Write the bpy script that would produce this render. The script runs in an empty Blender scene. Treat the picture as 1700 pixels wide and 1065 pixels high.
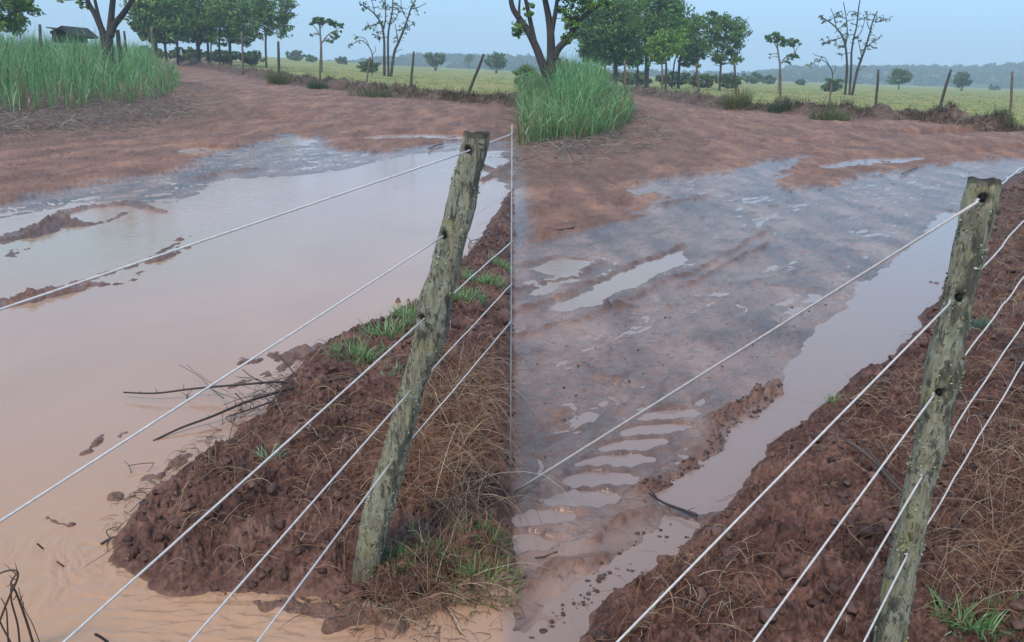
import bpy, math, random
import numpy as np
from mathutils import Matrix, Vector
rng = np.random.default_rng(7)
random.seed(7)

# ------------------------------------------------------------------ camera
CAM_H = 1.6
FPX = 1400.0
PITCH = math.atan(416.5 / FPX)
ROLL = math.atan(0.036)
C0 = np.array([0.0, 0.0, CAM_H])
Fv = np.array([0, math.cos(PITCH), -math.sin(PITCH)])
R0 = np.array([1.0, 0, 0])
U0 = np.array([0, math.sin(PITCH), math.cos(PITCH)])
Rv = math.cos(ROLL) * R0 + math.sin(ROLL) * U0
Uv = -math.sin(ROLL) * R0 + math.cos(ROLL) * U0
sc = bpy.context.scene
cd = bpy.data.cameras.new("camera"); cam = bpy.data.objects.new("camera", cd)
sc.collection.objects.link(cam)
cd.sensor_width = 36.0; cd.lens = 36.0 * FPX / 1700.0
cd.clip_start = 0.05; cd.clip_end = 6000
cam.matrix_world = Matrix(((Rv[0], Uv[0], -Fv[0], C0[0]), (Rv[1], Uv[1], -Fv[1], C0[1]), (Rv[2], Uv[2], -Fv[2], C0[2]), (0, 0, 0, 1)))
sc.camera = cam

# ------------------------------------------------------------------ world, sun, exposure
SUN_EL, SUN_ROT = math.radians(52), math.radians(205)
w = bpy.data.worlds.new("World"); sc.world = w; w.use_nodes = True
wn, wl = w.node_tree.nodes, w.node_tree.links
wn.clear()
sky = wn.new("ShaderNodeTexSky"); sky.sky_type = 'NISHITA'; sky.sun_disc = False
sky.sun_elevation = SUN_EL; sky.sun_rotation = SUN_ROT; sky.air_density = 1.0; sky.dust_density = 2.0
b1 = wn.new("ShaderNodeBackground"); b1.inputs[1].default_value = 0.10
wl.new(sky.outputs[0], b1.inputs[0])
b2 = wn.new("ShaderNodeBackground"); b2.inputs[0].default_value = (0.54, 0.90, 1.33, 1); b2.inputs[1].default_value = 1.0
mx = wn.new("ShaderNodeMixShader"); mx.inputs[0].default_value = 0.75
wo = wn.new("ShaderNodeOutputWorld")
wl.new(b1.outputs[0], mx.inputs[1]); wl.new(b2.outputs[0], mx.inputs[2]); wl.new(mx.outputs[0], wo.inputs[0])
sd_ = bpy.data.lights.new("sun", 'SUN'); sd_.energy = 2.3; sd_.angle = math.radians(12); sd_.color = (1.0, 0.84, 0.68)
so = bpy.data.objects.new("sun", sd_); sc.collection.objects.link(so)
# direction towards the sun
sdir = Vector((math.sin(SUN_ROT) * math.cos(SUN_EL), math.cos(SUN_ROT) * math.cos(SUN_EL), math.sin(SUN_EL)))
so.rotation_euler = sdir.to_track_quat('Z', 'Y').to_euler()
sc.view_settings.view_transform = 'Standard'; sc.view_settings.look = 'None'
sc.view_settings.gamma = 1.0; sc.view_settings.use_curve_mapping = False
sc.view_settings.exposure = 0.12
sc.cycles.volume_bounces = 1

# ------------------------------------------------------------------ helpers: objects
def link(o, parent=None):
    sc.collection.objects.link(o)
    if parent is not None: o.parent = parent
    return o
def empty(name, loc, label, cat, group=None):
    o = link(bpy.data.objects.new(name, None)); o.location = loc
    bpy.context.view_layer.update()
    o['label'] = label; o['category'] = cat
    if group: o['group'] = group
    return o
def mesh_np(name, V, Fq, mat=None, parent=None, attrs=None, smooth=True, kind=None, mats=None):
    V = np.asarray(V, dtype=np.float32); Fq = np.asarray(Fq, dtype=np.int32)
    if parent is not None:
        V = V - np.array(parent.location, dtype=np.float32)
        if parent.parent is not None: V = V - np.array(parent.parent.location, dtype=np.float32)
    me = bpy.data.meshes.new(name)
    n = Fq.shape[1]
    me.vertices.add(len(V)); me.vertices.foreach_set("co", V.ravel())
    me.loops.add(Fq.size); me.loops.foreach_set("vertex_index", Fq.ravel())
    me.polygons.add(len(Fq)); me.polygons.foreach_set("loop_start", np.arange(0, Fq.size, n, dtype=np.int32))
    me.polygons.foreach_set("use_smooth", np.full(len(Fq), smooth))
    me.update(calc_edges=True)
    if attrs:
        for k, a in attrs.items():
            a = np.asarray(a, dtype=np.float32)
            if a.shape[1] == 3: a = np.hstack([a, np.ones((len(a), 1), np.float32)])
            at = me.attributes.new(k, 'FLOAT_COLOR', 'POINT'); at.data.foreach_set("color", a.ravel())
    if mat: me.materials.append(mat)
    o = link(bpy.data.objects.new(name, me), parent)
    if kind: o['kind'] = kind
    return o
def tag(o, label, cat, group=None):
    o['label'] = label; o['category'] = cat
    if group: o['group'] = group
    return o

# ------------------------------------------------------------------ helpers: projection of picture points into the place
def ray(px, py):
    d = Fv * FPX + Rv * (px - 850.0) - Uv * (py - 532.5)
    return d / np.linalg.norm(d)
def P(px, py, z=0.0):
    d = ray(px, py); t = (z - CAM_H) / d[2]
    return C0 + d * t
def VP(px, py, D):
    d = ray(px, py); return C0 + d * (D / d[1])
def smooth(x, a, b):
    t = np.clip((x - a) / (b - a), 0, 1); return t * t * (3 - 2 * t)

# ------------------------------------------------------------------ noise
def _h(ix, iy, s):
    n = (ix.astype(np.int64) * 374761393 + iy.astype(np.int64) * 668265263 + s * 974634777) & 0xffffffff
    n = ((n ^ (n >> 13)) * 1274126177) & 0xffffffff
    return ((n ^ (n >> 16)) & 0xffff) / 65535.0
def noise(x, y, s=0):
    x = np.asarray(x, float); y = np.asarray(y, float)
    ix = np.floor(x); iy = np.floor(y); fx = x - ix; fy = y - iy
    def g(jx, jy, dx, dy):
        a = _h(jx, jy, s) * 6.2831853
        return np.cos(a) * dx + np.sin(a) * dy
    u = fx * fx * fx * (fx * (fx * 6 - 15) + 10); v = fy * fy * fy * (fy * (fy * 6 - 15) + 10)
    a = g(ix, iy, fx, fy); b = g(ix + 1, iy, fx - 1, fy); c = g(ix, iy + 1, fx, fy - 1); d = g(ix + 1, iy + 1, fx - 1, fy - 1)
    return ((a * (1 - u) + b * u) * (1 - v) + (c * (1 - u) + d * u) * v) * 1.5
def fbm(x, y, s=0, o=4, g=0.5):
    r = 0; a = 1; t = 0
    for i in range(o):
        r = r + a * noise(x, y, s + i * 17); t += a; a *= g; x = x * 2.03 + 5.1; y = y * 2.03 - 3.7
    return r / t * 1.4
def cells(x, y, s=0):
    ix = np.floor(x); iy = np.floor(y); best = np.full(x.shape, 9.0); sec = np.full(x.shape, 9.0)
    for dx in (-1, 0, 1):
        for dy in (-1, 0, 1):
            jx = ix + dx; jy = iy + dy
            d = np.hypot(jx + _h(jx, jy, s) - x, jy + _h(jx, jy, s + 9) - y)
            sec = np.minimum(sec, np.maximum(d, best)); best = np.minimum(best, d)
    return best, sec

# ------------------------------------------------------------------ helpers: distances
def poly_sd(X, Y, poly, margin=3.0):
    poly = np.asarray(poly)[:, :2]
    out = np.full(X.shape, -margin)
    m = (X > poly[:, 0].min() - margin) & (X < poly[:, 0].max() + margin) & (Y > poly[:, 1].min() - margin) & (Y < poly[:, 1].max() + margin)
    x = X[m]; y = Y[m]; d2 = np.full(x.shape, 1e18); ins = np.zeros(x.shape, bool)
    n = len(poly)
    for i in range(n):
        ax, ay = poly[i]; bx, by = poly[(i + 1) % n]
        ex, ey = bx - ax, by - ay
        t = np.clip(((x - ax) * ex + (y - ay) * ey) / (ex * ex + ey * ey + 1e-12), 0, 1)
        d2 = np.minimum(d2, (x - ax - t * ex) ** 2 + (y - ay - t * ey) ** 2)
        if ay != by:
            c = ((ay > y) != (by > y)) & (x < ex * (y - ay) / ey + ax); ins ^= c
    d = np.sqrt(d2); out[m] = np.where(ins, d, -np.minimum(d, margin))
    return out
def line_d(X, Y, pl, margin=1.0):
    pl = np.asarray(pl)[:, :2]; out = np.full(X.shape, margin)
    m = (X > pl[:, 0].min() - margin) & (X < pl[:, 0].max() + margin) & (Y > pl[:, 1].min() - margin) & (Y < pl[:, 1].max() + margin)
    x = X[m]; y = Y[m]; d2 = np.full(x.shape, margin ** 2)
    for i in range(len(pl) - 1):
        ax, ay = pl[i]; bx, by = pl[i + 1]; ex, ey = bx - ax, by - ay
        t = np.clip(((x - ax) * ex + (y - ay) * ey) / (ex * ex + ey * ey + 1e-12), 0, 1)
        d2 = np.minimum(d2, (x - ax - t * ex) ** 2 + (y - ay - t * ey) ** 2)
    out[m] = np.sqrt(d2); return out

# ------------------------------------------------------------------ the lie of the land
KX = np.array([-600, 0, 300, 480, 640, 850, 1000, 1200, 1420, 1700, 2300], float)
KV = np.array([.010, .0105, .0098, .008, .0035, .0018, .0003, 0.0006, 0.0002, 0.0015, .002])
def zbase(X, Y):
    r = np.hypot(X, Y)
    az = 850 + 1461 * X / np.maximum(Y, 1.0)
    k = np.interp(np.where(Y > 1, az, 850), KX, KV)
    far = np.clip(r - 24, 0, 320)
    return 0.30 * smooth(r, 19, 34) + k * far
def hit(px, py, fn=None, zoff=0.0):
    fn = fn or zbase
    d = ray(px, py)
    t = np.concatenate([np.arange(1, 40, .02), np.arange(40, 900, .5)])
    X = C0[0] + d[0] * t; Y = C0[1] + d[1] * t; Z = C0[2] + d[2] * t
    below = Z < fn(X, Y) + zoff
    if not below.any():
        i = -1
    else:
        i = int(np.argmax(below))
    return np.array([X[i], Y[i], float(fn(X[i:i+1] if i >= 0 else X[-1:], Y[i:i+1] if i >= 0 else Y[-1:])[0])])
def PZ(pts, z=0.0): return np.array([P(a, b, z) for a, b in pts])
def PH(pts): return np.array([hit(a, b) for a, b in pts])

LPUD = PZ([(-420, 470), (-200, 400), (0, 362), (60, 352), (120, 338), (200, 332), (280, 338), (330, 322), (352, 300), (400, 297), (470, 293), (560, 284), (620, 270), (680, 256), (760, 250), (846, 248), (849, 330), (846, 450), (846, 700), (846, 1000), (846, 1400), (300, 1500), (-600, 1500), (-900, 900)])
LBANK = PZ([(852, 312), (838, 330), (812, 372), (775, 425), (735, 470), (700, 500), (640, 535), (585, 560), (545, 572), (500, 612), (470, 640), (440, 690), (400, 715), (365, 750), (315, 780), (262, 815), (215, 865), (188, 900), (190, 935), (235, 962), (300, 985), (380, 988), (450, 985), (540, 996), (620, 1012), (700, 1000), (770, 985), (852, 968), (852, 700)])
LFRINGE = PZ([(-500, 420), (-200, 375), (0, 340), (110, 312), (200, 300), (300, 285), (330, 262), (420, 240), (480, 225), (530, 228), (560, 250), (640, 254), (740, 236), (850, 236), (850, 280), (700, 300), (300, 380), (0, 520), (-500, 620)])
RWET = PZ([(846, 425), (920, 402), (1000, 380), (1070, 352), (1090, 320), (1040, 318), (1120, 295), (1200, 290), (1260, 272), (1340, 262), (1290, 300), (1310, 318), (1400, 305), (1480, 285), (1590, 272), (1720, 262), (2100, 240), (2300, 500), (1800, 1500), (500, 1500), (846, 1200), (846, 700)])
RBANK = PZ([(1720, 282), (1672, 296), (1640, 320), (1612, 372), (1590, 440), (1562, 492), (1530, 530), (1500, 572), (1455, 612), (1405, 640), (1370, 672), (1330, 705), (1290, 735), (1255, 790), (1215, 830), (1170, 868), (1130, 905), (1085, 950), (1035, 990), (975, 1035), (935, 1080), (800, 1300), (1800, 1500), (2600, 900), (2100, 330)])
RPUD = PZ([(1612, 356), (1570, 350), (1500, 420), (1450, 462), (1405, 505), (1345, 560), (1305, 620), (1282, 652), (1262, 690), (1205, 738), (1162, 775), (1105, 800), (1088, 815), (1110, 838), (1160, 850), (1215, 845), (1300, 760), (1400, 670), (1500, 590), (1600, 470), (1640, 360)])
RLOW = PZ([(1070, 855), (1130, 850), (1170, 866), (1100, 950), (1000, 1030), (900, 1120), (820, 1120), (860, 1050), (960, 960), (1020, 905)])
VERGE = [(262, 93), (300, 105), (345, 114), (400, 123), (470, 138), (540, 147), (620, 157), (700, 166), (780, 172), (850, 180), (930, 172), (1040, 156), (1110, 165), (1200, 182), (1300, 189), (1400, 196), (1500, 201), (1600, 208), (1720, 215)]
VL = PH(VERGE)
_vd = VL[0][:2] / np.linalg.norm(VL[0][:2])
FIELD = np.vstack([VL[:, :2], [[90, 24]], [[2600, 200]], [[2600, 4200]], [[-4200, 4200]], [[-4200, 160]], [[-30, 95]], ])
SMALLP = [PZ(q) for q in (
    [(570, 231), (640, 222), (700, 221), (775, 223), (775, 231), (700, 231), (640, 232), (600, 233)],
    [(288, 250), (330, 243), (385, 247), (340, 254), (300, 258)],
    [(470, 234), (500, 227), (527, 232), (505, 241), (480, 241)],
    [(1350, 275), (1420, 263), (1540, 258), (1540, 267), (1440, 276), (1370, 281)],
    [(1540, 257), (1620, 253), (1720, 252), (1720, 257), (1620, 258)],
    [(1480, 232), (1600, 226), (1720, 228), (1720, 233), (1580, 236)],
    [(1035, 316), (1075, 308), (1110, 312), (1060, 326)],
    [(885, 445), (920, 432), (985, 432), (975, 443), (920, 451)],
    [(990, 478), (1010, 455), (1060, 438), (1130, 415), (1135, 432), (1085, 455), (1010, 486)],
    [(945, 500), (1000, 487), (990, 498), (930, 512)],
    [(880, 470), (960, 450), (970, 456), (890, 488)],
)]
# ridges of mud: (polyline px, half width m, height m)
RIDGES = [
    ([(-120, 530), (0, 500), (60, 492), (125, 470), (200, 450), (250, 432), (312, 392)], .16, .066),
    ([(-60, 525), (40, 500), (150, 474), (200, 470), (248, 452)], .12, .062),
    ([(60, 392), (100, 362), (112, 352), (150, 344), (215, 338), (268, 352)], .12, .064),
    ([(100, 362), (135, 374), (175, 368), (205, 354)], .10, .06),
    ([(-60, 420), (0, 398), (50, 388), (95, 372)], .30, .065),
    ([(-60, 450), (0, 432), (40, 415)], .20, .06),
    ([(140, 412), (160, 410)], .06, .06),
    ([(258, 432), (300, 420), (345, 400)], .07, .055),
    ([(330, 300), (360, 290), (420, 283)], .18, .05),
    ([(135, 748), (160, 728), (212, 722)], .075, .072),
    ([(190, 822), (240, 800), (300, 762), (350, 745)], .08, .070),
    ([(400, 600), (470, 590), (550, 572)], .14, .070),
    ([(380, 640), (440, 620), (520, 590)], .10, .070),
    ([(75, 856), (125, 868)], .03, .072),
    ([(430, 1003), (520, 1010), (600, 1026), (680, 1018), (760, 1002), (840, 985)], .045, .065),
    ([(560, 1040), (600, 1030), (660, 1050)], .03, .062),
    ([(650, 502), (680, 500)], .02, .08),
    ([(790, 270), (850, 300)], .12, .06), ([(800, 300), (850, 275)], .08, .07),
    ([(1055, 815), (1100, 800), (1150, 772), (1178, 742), (1190, 702), (1240, 682), (1295, 648)], .045, .029),
    ([(1180, 700), (1215, 690), (1265, 668), (1290, 640)], .05, .03),
    ([(990, 900), (1030, 868), (1080, 852)], .03, .025),
    ([(860, 990), (930, 945), (1000, 930)], .04, .02),
    ([(850, 520), (930, 495), (1010, 462), (1050, 440), (1135, 410)], .06, .024),
    ([(846, 492), (900, 470), (970, 455), (1000, 435), (930, 426), (870, 442)], .07, .018),
    ([(850, 560), (960, 535), (1050, 500), (1100, 470), (1180, 440), (1280, 380)], .05, .016),
    ([(1130, 478), (1170, 460), (1280, 405)], .05, .016),
    ([(1010, 515), (1055, 512)], .05, .03),
    ([(1100, 345), (1170, 326)], .12, .03),
    ([(1560, 470), (1545, 468)], .05, .03),
]
RIDGES = [(PZ(a), w_, h_) for a, w_, h_ in RIDGES]
CLEATS = [(1110, 688, 95, 11), (1085, 712, 110, 12), (1055, 738, 110, 13), (1020, 765, 120, 16), (985, 795, 120, 20), (955, 828, 130, 22), (895, 860, 130, 22), (850, 902, 130, 26)]
CL = []
for (cx, cy, L, H) in CLEATS:
    a = P(cx - L / 2, cy + 6, 0); b = P(cx + L / 2, cy - 6, 0); t = P(cx, cy - H * .5, 0); u = P(cx, cy + H * .5, 0)
    CL.append(((a + b) / 2, (b - a)[:2], abs(t[1] - u[1]) * .62))

def land(X, Y):
    """height and zone masks of the ground at world X, Y (metres)"""
    X = np.asarray(X, float); Y = np.asarray(Y, float)
    wx = X + .05 * fbm(X * 2.3, Y * 2.3, 3, 4) + .012 * noise(X * 14, Y * 14, 8)
    wy = Y + .07 * fbm(X * 2.3, Y * 2.3, 31, 4) + .012 * noise(X * 14, Y * 14, 18)
    zb = zbase(X, Y)
    r = np.hypot(X, Y)
    near = 1 - smooth(r, 10, 24)
    # road grain, drawn out along the wheel tracks
    ua = X * .82 + Y * -.57; va = X * .57 + Y * .82
    grain = fbm(ua * 3.2, va * .75, 5, 4) ; grain2 = fbm(ua * 11, va * 3.0, 55, 3)
    fine = fbm(X * 16, Y * 16, 77, 3)
    ripple = np.maximum(0, fbm(ua * 4.0 + 3, va * 1.1, 91, 3))
    rut = np.abs(fbm(ua * 1.3 + .3 * grain, va * .35, 151, 4))
    z = zb + .05 + .034 * grain + .016 * grain2 + .003 * fine - .03 * np.exp(-(rut / .035) ** 2)
    z += smooth(r, 9, 25) * (.07 * fbm(X * .55, Y * 1.3, 44, 4))
    dLf = poly_sd(wx, wy, LFRINGE); fr = smooth(dLf + .30 * grain + .22 * grain2, -.10, .10)
    zf = .001 + .010 * np.clip(1 - 2.6 * np.abs(fbm(X * 1.6 + .6 * grain, Y * 2.2, 301, 5)), 0, 1) ** 2 + .010 * grain + .010 * grain2 + .004 * fine
    z = z * (1 - fr) + zf * fr
    dRw = poly_sd(wx, wy, RWET); rw = smooth(dRw + .28 * grain + .20 * grain2, -.09, .09)
    rdg = np.clip(1 - 2.6 * np.abs(fbm(ua * 1.9 + .6 * grain, va * .75 + .4 * grain, 201, 5)), 0, 1) ** 2
    rdg2 = np.clip(1 - 2.8 * np.abs(fbm(X * 3.1 + .7 * grain, Y * 5.5, 231, 4)), 0, 1) ** 2
    relief = np.clip(rdg * (.5 + 1.2 * fbm(X * 2, Y * 2, 9, 3)) + .6 * rdg2 * (.4 + fbm(X * 1.2, Y * 1.2, 19, 3)), 0, 1)
    zr = .016 * relief + .0085 + .016 * grain + .013 * grain2 + .006 * fine + .004 * fbm(X * 1.1, Y * 1.1, 12, 2) - .010 * np.exp(-(rut / .03) ** 2)
    z = z * (1 - rw) + zr * rw
    dLp = poly_sd(wx, wy, LPUD)
    zp = np.interp(dLp, [-3, -.35, 0, .25, 1.2], [9, .03, .0, -.02, -.055])
    lp = smooth(dLp, -.3, .02)
    z = np.where(dLp > -.3, z * (1 - lp) + np.minimum(z, zp + .006 * grain2) * lp, z)
    for q in SMALLP:
        d = poly_sd(wx, wy, q, 1.0); z = z - smooth(d, -.18, .10) * (z + .012 + .0 * d)
    dR = poly_sd(wx, wy, RPUD, 1.5); z = z - smooth(dR, -.06, .07) * (z + .022)
    dRl = poly_sd(wx, wy, RLOW, 1.5); z = z - smooth(dRl, -.05, .06) * (z + .004 - .010 * grain2 - .006 * fine)
    crumb = fbm(X * 15, Y * 9, 61, 4)
    ridge_m = np.zeros_like(z)
    for (q, w_, h_) in RIDGES:
        d = line_d(wx, wy, q, 1.2); ridge_m = np.maximum(ridge_m, np.exp(-(d / (w_ * .9)) ** 2) * (.8 + .8 * crumb))
        z = z + h_ * np.exp(-(d / (w_ * .8)) ** 2) * (.85 + (.75 * 1.4 if h_ < .05 else .42) * crumb)
    for (c, ax, hw) in CL:
        L = np.hypot(*ax) / 2; ex = ax / (2 * L)
        u = (X - c[0]) * ex[0] + (Y - c[1]) * ex[1]; v = -(X - c[0]) * ex[1] + (Y - c[1]) * ex[0] + .10 * (u ** 2) / L
        dd = np.sqrt((u / L) ** 2 + (v / hw) ** 2) + .26 * noise(X * 16, Y * 16, 4)
        z = z - smooth(-dd, -1.25, -.7) * (z + .010) + .007 * np.exp(-((dd - 1.5) / .3) ** 2)
    # the two banks beside the fences
    c1, c2 = cells(X * 11 + .9 * fine, Y * 11 + .8 * grain2, 2); e1, e2 = cells(X * 36 + 1.2 * fine, Y * 36, 6)
    lump = fbm(X * 5, Y * 5, 23, 4)
    clod = 1.3 * (.040 * (np.clip(c2 - c1, 0, .5)) + .018 * np.clip(e2 - e1, 0, .6) + .016 * fbm(X * 24, Y * 24, 71, 3))
    bank = np.zeros_like(z)
    for poly, hi in ((LBANK, .15), (RBANK, .15)):
        d = poly_sd(wx, wy, poly)
        zk = np.interp(d, [-.3, -.03, 0, .05, .22, .8, 2.5], [-.2, -.03, 0, .05, hi * .75, hi, hi * 1.6])
        zk = zk + smooth(d, -.02, .10) * (clod + .05 * lump - .008)
        m = d > -.12
        z = np.where(m, np.maximum(z, zk), z)
        bank = np.maximum(bank, smooth(d, -.02, .015))
    bank = np.maximum(bank, .47 * np.clip(ridge_m, 0, 1))
    # verge and pasture
    dF = poly_sd(X + .4 * fbm(X * .6, Y * .6, 5, 3), Y + .5 * fbm(X * .6, Y * .6, 15, 3), FIELD, 6.0)
    lip = np.exp(-((dF - .15) / .55) ** 2)
    rough = fbm(X * 1.6, Y * 1.6, 29, 4)
    z = z + .02 * relief * (1 - rw) * (1 - fr) * (1 - bank) * (dLp < -.3)
    z = z + smooth(dF, -.7, .3) * (.13 + .05 * rough) + lip * (.22 + .30 * fbm(X * 1.1, Y * 1.1, 66, 3)) * (1 - smooth(r, 110, 200))
    z = z + smooth(dF, 0, 2) * .05 * fbm(X * .35, Y * .35, 88, 3)
    field = smooth(dF + .35 * rough, .15, .9)
    verge = np.exp(-((dF + .1) / .9) ** 2)
    litL = poly_sd(X + .3 * rough, Y + .5 * rough, LIT_L, 3); litR = poly_sd(X + .3 * rough, Y + .5 * rough, LIT_R, 3)
    lit = np.maximum(smooth(litL, -.4, .5), smooth(litR, -.3, .4))
    z = z + lit * (.03 + .05 * fbm(X * 2.5, Y * 2.5, 39, 3))
    wet = np.maximum(fr, rw) * (1 - bank)
    wet = np.maximum(wet, smooth(dLp, -.35, -.05) * (1 - bank))
    return z, dict(relief=relief, field=field, wet=wet, bank=bank, lit=np.maximum(lit, 1.0 * verge * (1 - field)), grain=grain, dF=dF, dLp=dLp)
CL_L = [(-400, 215), (-100, 205), (0, 195), (80, 188), (160, 180), (230, 174), (285, 163), (300, 145), (292, 124), (262, 108), (150, 100), (-400, 95)]
CL_R = [(862, 246), (880, 243), (950, 238), (1010, 228), (1043, 210), (1048, 188), (1040, 172), (1010, 160), (930, 158), (864, 165)]
CLL = PH(CL_L); CLR = PH(CL_R)
LIT_L = PH([(-400, 262), (0, 240), (100, 232), (200, 225), (300, 210), (390, 192), (340, 170), (300, 140), (0, 150), (-400, 150)])
LIT_R = PH([(850, 300), (900, 292), (980, 280), (1060, 258), (1110, 235), (1080, 205), (1050, 180), (1000, 170), (850, 175)])

# ------------------------------------------------------------------ materials
def mat(name):
    m = bpy.data.materials.new(name); m.use_nodes = True
    nt = m.node_tree; nt.nodes.clear()
    out = nt.nodes.new("ShaderNodeOutputMaterial"); bs = nt.nodes.new("ShaderNodeBsdfPrincipled")
    nt.links.new(bs.outputs[0], out.inputs[0])
    return m, nt, bs
class NT:
    def __init__(s, nt): s.nt = nt
    def n(s, t, **kw):
        nd = s.nt.nodes.new(t)
        for k, v in kw.items(): setattr(nd, k, v)
        return nd
    def l(s, a, b): s.nt.links.new(a, b)
    def coords(s, scale=(1, 1, 1), rot=(0, 0, 0), obj=False):
        if obj:
            tc = s.n("ShaderNodeTexCoord"); src = tc.outputs['Object']
        else:
            g = s.n("ShaderNodeNewGeometry"); src = g.outputs['Position']
        mp = s.n("ShaderNodeMapping"); mp.inputs['Scale'].default_value = scale; mp.inputs['Rotation'].default_value = rot
        s.l(src, mp.inputs[0]); return mp.outputs[0]
    def noise(s, vec, scale, detail=4, rough=.55, dist=0.0):
        nd = s.n("ShaderNodeTexNoise"); nd.inputs['Scale'].default_value = scale; nd.inputs['Detail'].default_value = detail
        nd.inputs['Roughness'].default_value = rough; nd.inputs['Distortion'].default_value = dist
        s.l(vec, nd.inputs['Vector']); return nd.outputs['Fac']
    def ramp(s, fac, stops):
        r = s.n("ShaderNodeValToRGB"); e = r.color_ramp.elements
        while len(e) < len(stops): e.new(.5)
        for el, (p, c) in zip(e, stops):
            el.position = p; el.color = (c[0], c[1], c[2], 1) if not isinstance(c, (int, float)) else (c, c, c, 1)
        s.l(fac, r.inputs[0]); return r.outputs[0]
    def mix(s, fac, a, b, mode='MIX'):
        m = s.n("ShaderNodeMix", data_type='RGBA', blend_type=mode)
        for inp, v in ((m.inputs[0], fac), (m.inputs[6], a), (m.inputs[7], b)):
            if hasattr(v, 'node'): s.l(v, inp)
            elif isinstance(v, (int, float)): inp.default_value = v
            else: inp.default_value = (*v, 1)
        return m.outputs[2]
    def fmath(s, op, a, b=0.0, clamp=False):
        m = s.n("ShaderNodeMath", operation=op, use_clamp=clamp)
        for inp, v in ((m.inputs[0], a), (m.inputs[1], b)):
            if hasattr(v, 'node'): s.l(v, inp)
            else: inp.default_value = v
        return m.outputs[0]
    def attr(s, name):
        a = s.n("ShaderNodeAttribute", attribute_name=name); sp = s.n("ShaderNodeSeparateColor"); s.l(a.outputs['Color'], sp.inputs[0])
        return sp.outputs[0], sp.outputs[1], sp.outputs[2], a.outputs['Alpha'], a.outputs['Color']
    def bump(s, bs, h, strength, dist):
        b = s.n("ShaderNodeBump"); b.inputs['Strength'].default_value = strength; b.inputs['Distance'].default_value = dist
        s.l(h, b.inputs['Height']); s.l(b.outputs[0], bs.inputs['Normal']); return b

# ground: one recipe, its mix of soils steered by what lies where
def ground_mat(name):
    m, nt, bs = mat(name); T = NT(nt)
    pos = T.coords(); track = T.coords((2.4, .55, 1), (0, 0, math.radians(-35)))
    f_, wet, bank, lit, _ = T.attr("zone")
    n1 = T.noise(track, .9, 6, .6, .3); n2 = T.noise(pos, 5, 5, .6); n3 = T.noise(pos, 45, 3, .6); nb = T.noise(pos, 1.3, 4, .6)
    dry = T.ramp(n1, [(.32, (.15, .068, .040)), (.5, (.27, .125, .070)), (.66, (.41, .20, .115))])
    dry = T.mix(T.fmath('MULTIPLY', n2, .45), dry, (.17, .09, .07))
    st = T.noise(T.coords((1.2, .30, 1), (0, 0, math.radians(-60))), 3.0, 6, .72, .6)
    dry = T.mix(T.ramp(st, [(.56, 0.0), (.66, .75)]), dry, (.10, .05, .038))
    wetc = T.ramp(n1, [(.34, (.12, .068, .052)), (.5, (.24, .135, .098)), (.66, (.36, .21, .15))])
    rl = T.attr("relief")[0]; sp_ = T.noise(T.coords((1, 1.6, 1)), 13, 5, .75)
    wetc = T.mix(T.ramp(sp_, [(.55, 0.0), (.63, .7)]), wetc, (.085, .052, .044))
    wetc = T.mix(T.fmath('MULTIPLY', rl, .75), wetc, (.085, .048, .038))
    dry = T.mix(T.fmath('MULTIPLY', rl, .6), dry, (.10, .048, .034))
    dry = T.mix(T.ramp(sp_, [(.56, 0.0), (.64, .6)]), dry, (.12, .062, .044))
    c = T.mix(wet, dry, wetc)
    bk = T.ramp(T.fmath('ADD', T.fmath('MULTIPLY', n2, .6), T.fmath('MULTIPLY', n3, .4)), [(.36, (.032, .016, .012)), (.5, (.108, .052, .039)), (.64, (.215, .112, .084))])
    c = T.mix(bank, c, bk)
    lt = T.ramp(T.noise(T.coords((1, 3, 1)), 6, 5, .7), [(.35, (.05, .036, .032)), (.52, (.13, .082, .065)), (.68, (.25, .19, .14))])
    c = T.mix(lit, c, lt)
    gr = T.ramp(T.noise(T.coords((.6, 1, 1)), .55, 7, .72), [(.36, (.13, .16, .055)), (.46, (.22, .245, .085)), (.54, (.29, .29, .115)), (.64, (.36, .27, .135))])
    c = T.mix(f_, c, gr)
    T.l(c, bs.inputs['Base Color'])
    rg = T.fmath('ADD', .02, T.fmath('MULTIPLY', n2, .30))
    ro = T.mix(wet, (.62, .62, .62), T.mix(.0, rg, rg)); ro = T.mix(bank, ro, (.55, .55, .55)); ro = T.mix(f_, ro, (.9, .9, .9)); ro = T.mix(lit, ro, (.75, .75, .75))
    T.l(ro, bs.inputs['Roughness'])
    bs.inputs['IOR'].default_value = 1.45
    sp = T.mix(wet, (.28, .28, .28), (.5, .5, .5)); sp = T.mix(bank, sp, (.14, .14, .14)); sp = T.mix(f_, sp, (.05, .05, .05)); sp = T.mix(lit, sp, (.1, .1, .1)); T.l(sp, bs.inputs['Specular IOR Level'])
    h = T.fmath('ADD', T.fmath('MULTIPLY', n2, .5), T.fmath('MULTIPLY', n3, .22)); h = T.fmath('ADD', h, T.fmath('MULTIPLY', n1, .4))
    T.bump(bs, h, 1.0, .036)
    return m
M_ROAD = ground_mat("wet_red_earth"); M_FIELD = M_ROAD; M_BANK = M_ROAD

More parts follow.
